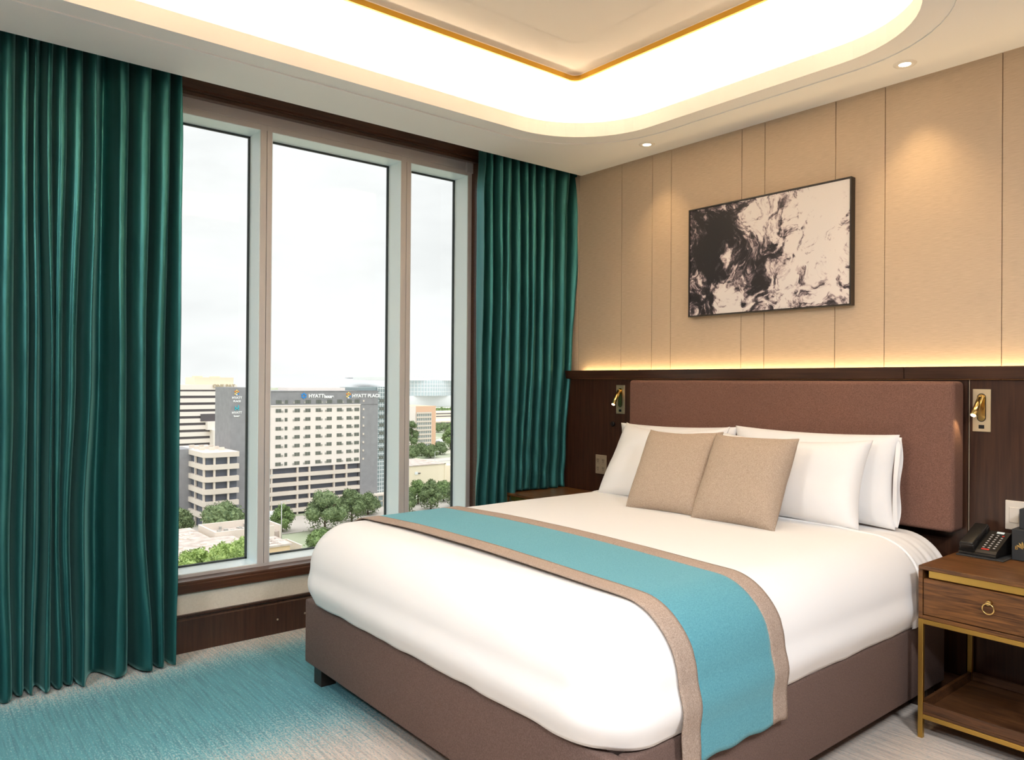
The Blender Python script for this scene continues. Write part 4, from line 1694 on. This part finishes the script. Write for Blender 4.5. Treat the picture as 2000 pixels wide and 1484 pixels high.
# --- office block behind
off_b = thing('office_building', 'wide office block with dark window bands behind the parking garage', 'building', (-400, 124, GZ))
mb = MB()
mb.box(-428, -400.6, 100, 140, GZ, -1.2)
obj('glass_core', mb, M_strip, off_b)
for k in range(12):
    z = -0.9 - 3.45 * k
    m2 = MB()
    m2.box(-429, -400, 99.4, 140.6, z - (2.6 if k == 0 else 2.15), z)
    obj('spandrel_band', m2, M_cream, off_b)
mb = MB()
mb.box(-400.2, -399.6, 122, 140.6, -19.6, -15.9)
obj('dark_terrace', mb, M_strip, off_b)
mb = MB()
mb.box(-400, -394, 126.7, 141, GZ, -24.0)
mb.box(-400, -396.5, 124.5, 141, -24.0, -19.8)
obj('stepped_wing', mb, M_cream, off_b)
mb = MB()
mb.box(-420, -404, 120.2, 140.0, -0.9, 2.9)
mb.box(-418, -410, 123, 126, 2.9, 3.6)
mb.box(-418, -410, 132, 135, 2.9, 3.5)
obj('penthouse', mb, M_cream2, off_b)
text('sign_lettering', 'ONE PAT', 2.5, sign_m(-399.4, 127.8, -2.4), M_signd, off_b, 0.15, 0.06, sx=1.1)

# --- low roofs in the foreground
lb = thing('flat_roofed_building', 'low flat white roofed building below the window in front of trees', 'building', (-203, 66, GZ))
mb = MB()
mb.prism([(-225, 46), (-186, 46), (-186, 71.5), (-207.9, 71.5), (-207.9, 66.3), (-225, 66.3)], GZ, -41.2, 'Z')
obj('wall', mb, M_beige, lb)
mb = MB()
mb.prism([(-225.5, 45.5), (-185.5, 45.5), (-185.5, 72), (-208.0, 72), (-208.0, 66.2), (-225.5, 66.2)], -41.2, -40.8, 'Z')
obj('roof', mb, M_white2, lb)
rnd = random.Random(5)
mb = MB()
for k in range(46):
    x, y = rnd.uniform(-222, -188), rnd.uniform(48, 66)
    s = rnd.uniform(0.3, 1.1)
    mb.box(x, x + s, y, y + s * rnd.uniform(.4, 1.6), -40.8, -40.8 + rnd.uniform(0.15, 0.5))
q = obj('roof_plant', mb, M_concrete, lb)
rb = thing('roofless_annex', 'pale parapet walled annex behind the flat white roof', 'building', (-216, 78, GZ))
mb = MB()
for q in ((-222.5, -222, 68.0, 86), (-208.6, -208.1, 68.0, 84), (-222.5, -208.1, 67.5, 68.0), (-222.5, -208.1, 85.5, 86)):
    mb.box(*q, GZ, -39.6)
obj('wall', mb, M_concrete, rb)
mb = MB()
mb.box(-222, -208.6, 68, 85.5, GZ, -41.4)
obj('roof', mb, M_white2, rb)
mb = MB()
for k in range(30):
    x, y = rnd.uniform(-221.5, -209.5), rnd.uniform(69, 84)
    s = rnd.uniform(0.3, 1.0)
    mb.box(x, x + s, y, y + s, -41.4, -41.4 + rnd.uniform(0.2, 0.9))
obj('roof_plant', mb, M_bvent, rb)
sh = thing('tan_shed', 'small tan walled shed with flat pale roof in the middle pane', 'building', (-196, 80, GZ))
mb = MB()
mb.box(-204, -193, 74.2, 82.2, GZ, -42.3)
obj('wall', mb, M_shed, sh)
mb = MB()
mb.box(-204.5, -192.6, 73.8, 82.7, -42.3, -41.8)
for k in range(26):
    x, y = rnd.uniform(-203.5, -194), rnd.uniform(74.5, 81.5)
    e = rnd.uniform(0.2, 0.8)
    mb.box(x, x + e, y, y + e * 1.3, -41.8, -41.8 + rnd.uniform(0.1, 0.4))
obj('roof', mb, M_white2, sh)
tr = thing('white_trailer', 'white box trailer parked by the hotel parking decks', 'trailer', (-246, 103, GZ))
mb = MB()
mb.box(-248, -244.5, 96.0, 102.0, GZ + 0.9, GZ + 3.6, 0.1, 2)
obj('box_body', mb, M_car, tr)
for y in (97.5, 100.6):
    m2 = MB()
    m2.rod((-247.6, y, GZ + 0.5), (-244.6, y, GZ + 0.5), 0.5, 0.5, 14)
    obj('wheel', m2, M_strip, tr)
# ramp wall
mb = MB()
mb.box(-206, -196, 86.6, 87.0, GZ, -43.4)
mb.box(-206.2, -205.8, 83.5, 87.0, GZ, -43.4)
o = obj('yard_wall', mb, M_concrete, origin=(-201, 86.8, GZ))
tag(o, 'low pale yard wall beside the tan shed', 'wall')
mb = MB()
mb.box(-259, -254, 64.0, 71.0, GZ, GZ + 3.4, 0.1, 1)
o = obj('shipping_container', mb, M_blue, origin=(-256.5, 67.5, GZ))
tag(o, 'faded blue container at the foot of the parking garage', 'container')

# --- right-hand pane
pb = thing('peach_office_building', 'peach office building with a gridded window front in the narrow pane', 'building', (-441, 283, GZ))
Xp = -441.0


def py_(px, X=Xp):
    k = (px - 1000) / 1475.8
    return X / (0.634 * k - 0.773) * (0.773 * k + 0.634)


mb = MB()
mb.box(Xp - 30, Xp, py_(775), py_(851.5), GZ, -15.3)
obj('wall', mb, M_peach, pb)
mb = MB()
mb.box(Xp, Xp + 0.3, py_(813), py_(842), -43.5, -20.0)
obj('window_front', mb, M_gl, pb)
mb = MB()
ya, yb = py_(813), py_(842)
for k in range(9):
    z = -43.5 + k * 2.94
    mb.box(Xp + 0.3, Xp + 0.7, ya, yb, z - 0.55, z + 0.55)
for k in range(9):
    y = ya + (yb - ya) * k / 8
    mb.box(Xp + 0.3, Xp + 0.6, y - 0.2, y + 0.2, -43.5, -20)
obj('window_grid', mb, M_concrete, pb)
for k in range(5):
    m2 = MB()
    m2.box(Xp + 0.02, Xp + 0.2, py_(790), py_(810), -24.5 - k * 4.0, -22.7 - k * 4.0)
    obj('window', m2, M_strip, pb)
mb = MB()
mb.box(Xp - 0.2, Xp + 0.25, py_(775), py_(812), -44, -15.3)
obj('white_bay', mb, M_cream, pb)

bb_ = thing('beige_hall', 'windowless beige hall beneath the road in the narrow pane', 'building', (-292, 190, GZ))
Xb = -292.0
mb = MB()
mb.box(Xb - 26, Xb, py_(770, Xb), py_(870, Xb), GZ, -36.8)
mb.box(Xb - 26, Xb - 3, py_(870, Xb), py_(900, Xb), GZ, -38)
mb.box(Xb - 26, Xb + 0.3, py_(869, Xb), py_(872, Xb), GZ, -36.2)
obj('wall', mb, M_beige, bb_)
mb = MB()
mb.box(Xb - 26.5, Xb + 0.3, py_(770, Xb), py_(870.5, Xb), -36.8, -36.4)
obj('roof', mb, M_white2, bb_)
mb = MB()
mb.box(Xb + 0.02, Xb + 0.25, py_(811, Xb), py_(817, Xb), -40.6, -39.4)
obj('sign_emblem', mb, M_steel, bb_)
mb = MB()
mb.box(Xb + 0.02, Xb + 0.25, py_(817.5, Xb), py_(822, Xb), -40.4, -39.9)
obj('sign_lettering', mb, M_strip, bb_)

# stadium and dome
st = thing('stadium', 'large glass fronted stadium with white roof trusses on the horizon', 'building', (-1230, 790, GZ))
Xs = -1200.0
mb = MB()


def stad_front(u, v):
    y = py_(790, Xs) + (py_(905, Xs) - py_(790, Xs)) * u
    x = Xs - 30 + 30 * math.sin(math.pi * u)
    return (x, y, -25 + 29 * v)


mb.grid(stad_front, 24, 4, True)
obj('glass_front', mb, mat('hazed_stadium_glass', lin(186, 200, 204), 0.3), st)  # glass tone paled to imitate haze this far out
mb = MB()
for k in range(1, 4):
    mb.grid(lambda u, v: (stad_front(u, 0)[0] + 0.8, stad_front(u, 0)[1], -25 + 29 * k / 4 + v * 1.2), 24, 1, True)
for k in range(25):
    p = stad_front(k / 24, 0)
    mb.box(p[0], p[0] + 1.2, p[1] - 0.4, p[1] + 0.4, -25, 4)
obj('front_frame', mb, M_steel, st)
mb = MB()
mb.box(Xs - 160, Xs - 2, py_(770, Xs), py_(930, Xs), 4, 6.5)
mb.box(Xs - 160, Xs - 30, py_(770, Xs), py_(930, Xs), 6.5, 9.5)
obj('roof', mb, M_steel, st)
mb = MB()
for k in range(26):
    y = py_(775, Xs) + k * 6.4
    mb.rod((Xs - 30, y, 9), (Xs - 30, y + 3.2, 16.2), 0.35, 0.35, 6)
    mb.rod((Xs - 30, y + 6.4, 9), (Xs - 30, y + 3.2, 16.2), 0.35, 0.35, 6)
mb.rod((Xs - 30, py_(775, Xs), 16.4), (Xs - 30, py_(925, Xs), 16.4), 0.7, 0.7, 6)
obj('roof_truss', mb, M_steel, st)
mb = MB()
mb.box(Xs - 20, Xs - 12, py_(780, Xs), py_(920, Xs), GZ, -25)
obj('podium', mb, M_steel, st)
dm = thing('dome_arena', 'shallow white domed arena on the horizon behind the hotel roof', 'building', (-1420, 732, GZ))
mb = MB()
Rr, hh = 112.0, 42.0
mb.grid(lambda u, v: (-1420 + Rr * v * math.cos(2 * math.pi * u), 732 + Rr * v * math.sin(2 * math.pi * u), 8.3 - hh * v ** 1.6), 48, 10, True)
obj('dome_roof', mb, M_dome, dm)
mb = MB()
mb.rod((-1420, 732, GZ), (-1420, 732, -33), Rr, Rr, 48)
obj('drum', mb, M_steel, dm)
mb = MB()
mb.rod((-1420, 732, 8), (-1420, 732, 9.4), 11, 11, 20)
obj('roof_lantern', mb, M_steel, dm)
mb = MB()
mb.add([(-1180, 500, GZ + 0.2), (-820, 380, GZ + 0.2), (-700, 560, GZ + 0.2), (-1180, 1000, GZ + 0.2)], [(0, 1, 2, 3)])
struct('path', mb, mat('pale_lot', lin(236, 232, 226), 0.9), recalc=False)

# long pale garages behind the car park
for i, (x, z1, lab) in enumerate(((-640, -38.5, 'long pale two deck garage behind the car park'), (-780, -36.0, 'farther pale garage with palms in front'))):
    g = thing('low_garage', lab, 'building', (x, py_(870, x), GZ), 0)
    m2 = MB()
    m2.box(x - 40, x, py_(848, x), py_(925, x), GZ, z1)
    obj('wall', m2, M_beige, g)
    for k in range(2):
        m2 = MB()
        m2.box(x, x + 0.3, py_(852, x), py_(925, x), z1 - 2.6 - k * 3.2, z1 - 1.3 - k * 3.2)
        obj('deck_shade_strip', m2, M_strip, g)  # dark strip stands for the shade inside an open deck
# parked cars, too small to show more than body, cabin
car_me = MB()
car_me.box(-0.9, 0.9, -2.2, 2.2, 0.3, 0.95, 0.15, 2)
car_me.box(-0.8, 0.8, -1.2, 1.3, 0.95, 1.5, 0.2, 2)
for k in range(14):
    x = -490 - (k // 7) * 14 - (k % 7) * 3.0
    yy = py_(856 + (k % 7) * 4.6, x)
    c = MB()
    c.v = [(v[0] * 1.05 + x, v[1] * 1.05 + yy, v[2] * 1.05 + GZ) for v in car_me.v]
    c.f, c.s, c.mi = car_me.f, car_me.s, car_me.mi
    o = obj('car', c, M_car if k % 3 else M_car2, origin=(x, yy, GZ))
    tag(o, 'tiny %s car in the distant car park beside the peach building' % ('white' if k % 3 else 'grey'), 'car', 'white cars in the car park' if k % 3 else 'grey cars in the car park')

# street lamp posts
for (x, y, h, lab) in ((-214, 88.5, 12, 'slim grey lamp post beside the tan shed'), (-243, 95, 16, 'slim grey lamp post before the hotel sign tower'), (-330, 219, 11, 'slim grey lamp post above the beige hall')):
    t = thing('lamp_post', lab, 'lamp post', (x, y, GZ))
    m2 = MB()
    m2.rod((x, y, GZ), (x, y, GZ + h), 0.16, 0.10, 10)
    obj('pole', m2, M_metal, t)
    m2 = MB()
    m2.rod((x, y, GZ + h - 0.1), (x + 0.2, y + 1.8, GZ + h + 0.1), 0.07, 0.06, 8)
    m2.box(x - 0.2, x + 0.4, y + 1.5, y + 2.4, GZ + h, GZ + h + 0.2)
    obj('lamp_arm', m2, M_metal, t)


def tree(label, x, y, r, h, m, seed, group='trees below the window', z0=GZ, trunk=0.12, dens=2600, leaf=0.42, nb=15):
    """trunk with limbs; crown of many lobes, each a knobbly mass covered in separate leaf sprays"""
    rnd = random.Random(seed)
    t = thing('tree', label, 'tree', (x, y, z0), 0, group)
    tm = MB()
    tm.rod((x, y, z0), (x, y, z0 + h * 0.55), 0.35, 0.2, 10)
    for k in range(4):
        a = rnd.uniform(0, 6.28)
        tm.rod((x, y, z0 + h * 0.3), (x + math.cos(a) * r * 0.55, y + math.sin(a) * r * 0.55, z0 + h * 0.65), 0.18, 0.08, 8)
    obj('trunk', tm, M_bark, t)
    cr = MB()
    for k in range(nb):
        a = 2.4 * k + rnd.uniform(-.3, .3)
        fr = (k + 0.5) / nb
        rr = r * 0.72 * math.sqrt(fr)
        top = 1 - 0.55 * fr ** 1.5
        s = r * rnd.uniform(0.24, 0.40)
        sz = min(s * 0.95, h * 0.24)
        zc = z0 + max(h * trunk + sz, (h - sz) * top * rnd.uniform(0.72, 1.0) if k > 2 else (h - sz) * rnd.uniform(0.8, 1.0))
        c = Vector((x + rr * math.cos(a), y + rr * math.sin(a), zc))
        bm = bmesh.new()
        bmesh.ops.create_icosphere(bm, subdivisions=3, radius=1.0)
        for v in bm.verts:
            d = 0.9 + 0.30 * noise.noise(v.co * 2.3 + Vector((seed, k, 0))) + 0.22 * noise.noise(v.co * 5.0 + Vector((k, seed, 3)))
            v.co = Vector((c.x + v.co.x * s * d, c.y + v.co.y * s * d, c.z + v.co.z * sz * d))
        cr.addbm(bm, False)
        for q in range(dens // nb):
            dv = Vector((rnd.gauss(0, 1), rnd.gauss(0, 1), rnd.gauss(0, 1))).normalized()
            e = rnd.uniform(.85, 1.30)
            p = Vector((c.x + dv.x * s * e, c.y + dv.y * s * e, c.z + dv.z * sz * e))
            e1 = Vector((rnd.gauss(0, 1), rnd.gauss(0, 1), rnd.gauss(0, 1))).normalized() * leaf * rnd.uniform(.6, 1.2)
            e2 = e1.orthogonal().normalized() * leaf * 0.6
            cr.add([p - e1, p + e2 * .6, p + e1, p - e2 * .6], [(0, 1, 2, 3)])
        # skirt of foliage under the lobe
        if k % 2 == 0:
            for q in range(dens // nb // 3):
                p = Vector((c.x + rnd.gauss(0, s * .6), c.y + rnd.gauss(0, s * .6), rnd.uniform(z0 + h * trunk * .6, c.z)))
                e1 = Vector((rnd.gauss(0, 1), rnd.gauss(0, 1), rnd.gauss(0, 1))).normalized() * leaf
                e2 = e1.orthogonal().normalized() * leaf * 0.7
                cr.add([p - e1, p + e2 * .6, p + e1, p - e2 * .6], [(0, 1, 2, 3)])
    obj('crown', cr, m, t, recalc=False)
    return t


tree('big round tree in front of the grey hotel sign tower', -235.5, 79, 7.6, 11.0, M_leaf2, 1)
tree('rounded tree at the left edge of the glass beside the big tree', -243, 68.0, 4.4, 8.5, M_leaf2, 21)
tree('spreading tree in the middle pane before the parking decks', -222, 106, 7.0, 13.5, M_leaf2, 2)
tree('lighter spreading tree close to the hotel entrance pavilion', -231, 120, 5.0, 11.5, M_leaf2, 3)
tree('small tree left of the spreading tree in the middle pane', -229, 94.8, 3.8, 8.8, M_leaf, 4)
tree('low bushy tree peeking over the foot of the bed', -196, 92.5, 4.6, 6.6, M_leaf, 5)
tree('bushy tree beside the entrance pavilion glass', -240, 131, 4.6, 8.2, M_leaf2, 6)
for k, (x, y, r, h) in enumerate(((-162, 43.8, 4.6, 10.6), (-172, 51.0, 4.6, 11.4), (-163, 54.6, 4.3, 12.8), (-173, 62.8, 4.8, 11.6))):
    tree(['first bright green treetop at the bottom left of the glass', 'second bright green treetop along the sill', 'tallest bright green treetop along the bottom sill', 'bright green treetop just left of the mullion'][k], x, y, r, h, M_leaf3, 30 + k, group='bright treetops along the sill')
for k, px in enumerate((792, 818, 843, 868, 893)):
    X = -236 - (k % 2) * 13
    tree(['dark green tree behind the second mullion', 'dark green tree low in the narrow pane', 'broad green tree in the middle of the narrow pane', 'green tree at the right of the narrow pane', 'green tree beside the right window frame'][k],
         X, py_(px, X), 4.6, 9.0 + (k % 3), M_leaf if k % 2 else M_leaf2, 40 + k, group='trees in the narrow pane')
for k, px in enumerate((806, 824, 842, 860, 804)):
    X = (-398, -411, -396, -411, -427)[k]
    tree(['tree at the foot of the peach building near the mullion', 'second tree before the peach building', 'third tree before the peach building', 'last tree of the row before the peach building', 'tall dark tree beside the white bay of the peach building'][k],
         X, py_(px, X), 5.4 if k < 4 else 6.0, 8.5 if k < 4 else 24, M_leaf2, 50 + k, group='trees before the peach building')
for k, px in enumerate((855, 866, 877, 884, 880)):
    X = (-930, -955, -928, -958, -440)[k]
    tree(['far tree left in the distant green belt', 'far tree second in the distant green belt', 'far tree third in the distant green belt', 'far tree right in the distant green belt', 'green tree beside the car park'][k],
         X, py_(px, X), 9.0 if k < 4 else 7, 9.5 if k < 4 else 16, M_leaf, 60 + k, group='far trees in the narrow pane', dens=500, leaf=0.9)
for k in range(3):
    X = -592 - (k % 2) * 16
    tree(['small tree left before the far garages', 'small tree middle before the far garages', 'small tree right before the far garages'][k], X, py_(856 + k * 12, X), 6, 9, M_leaf2, 70 + k, group='trees before the far garages', dens=400, leaf=0.7)
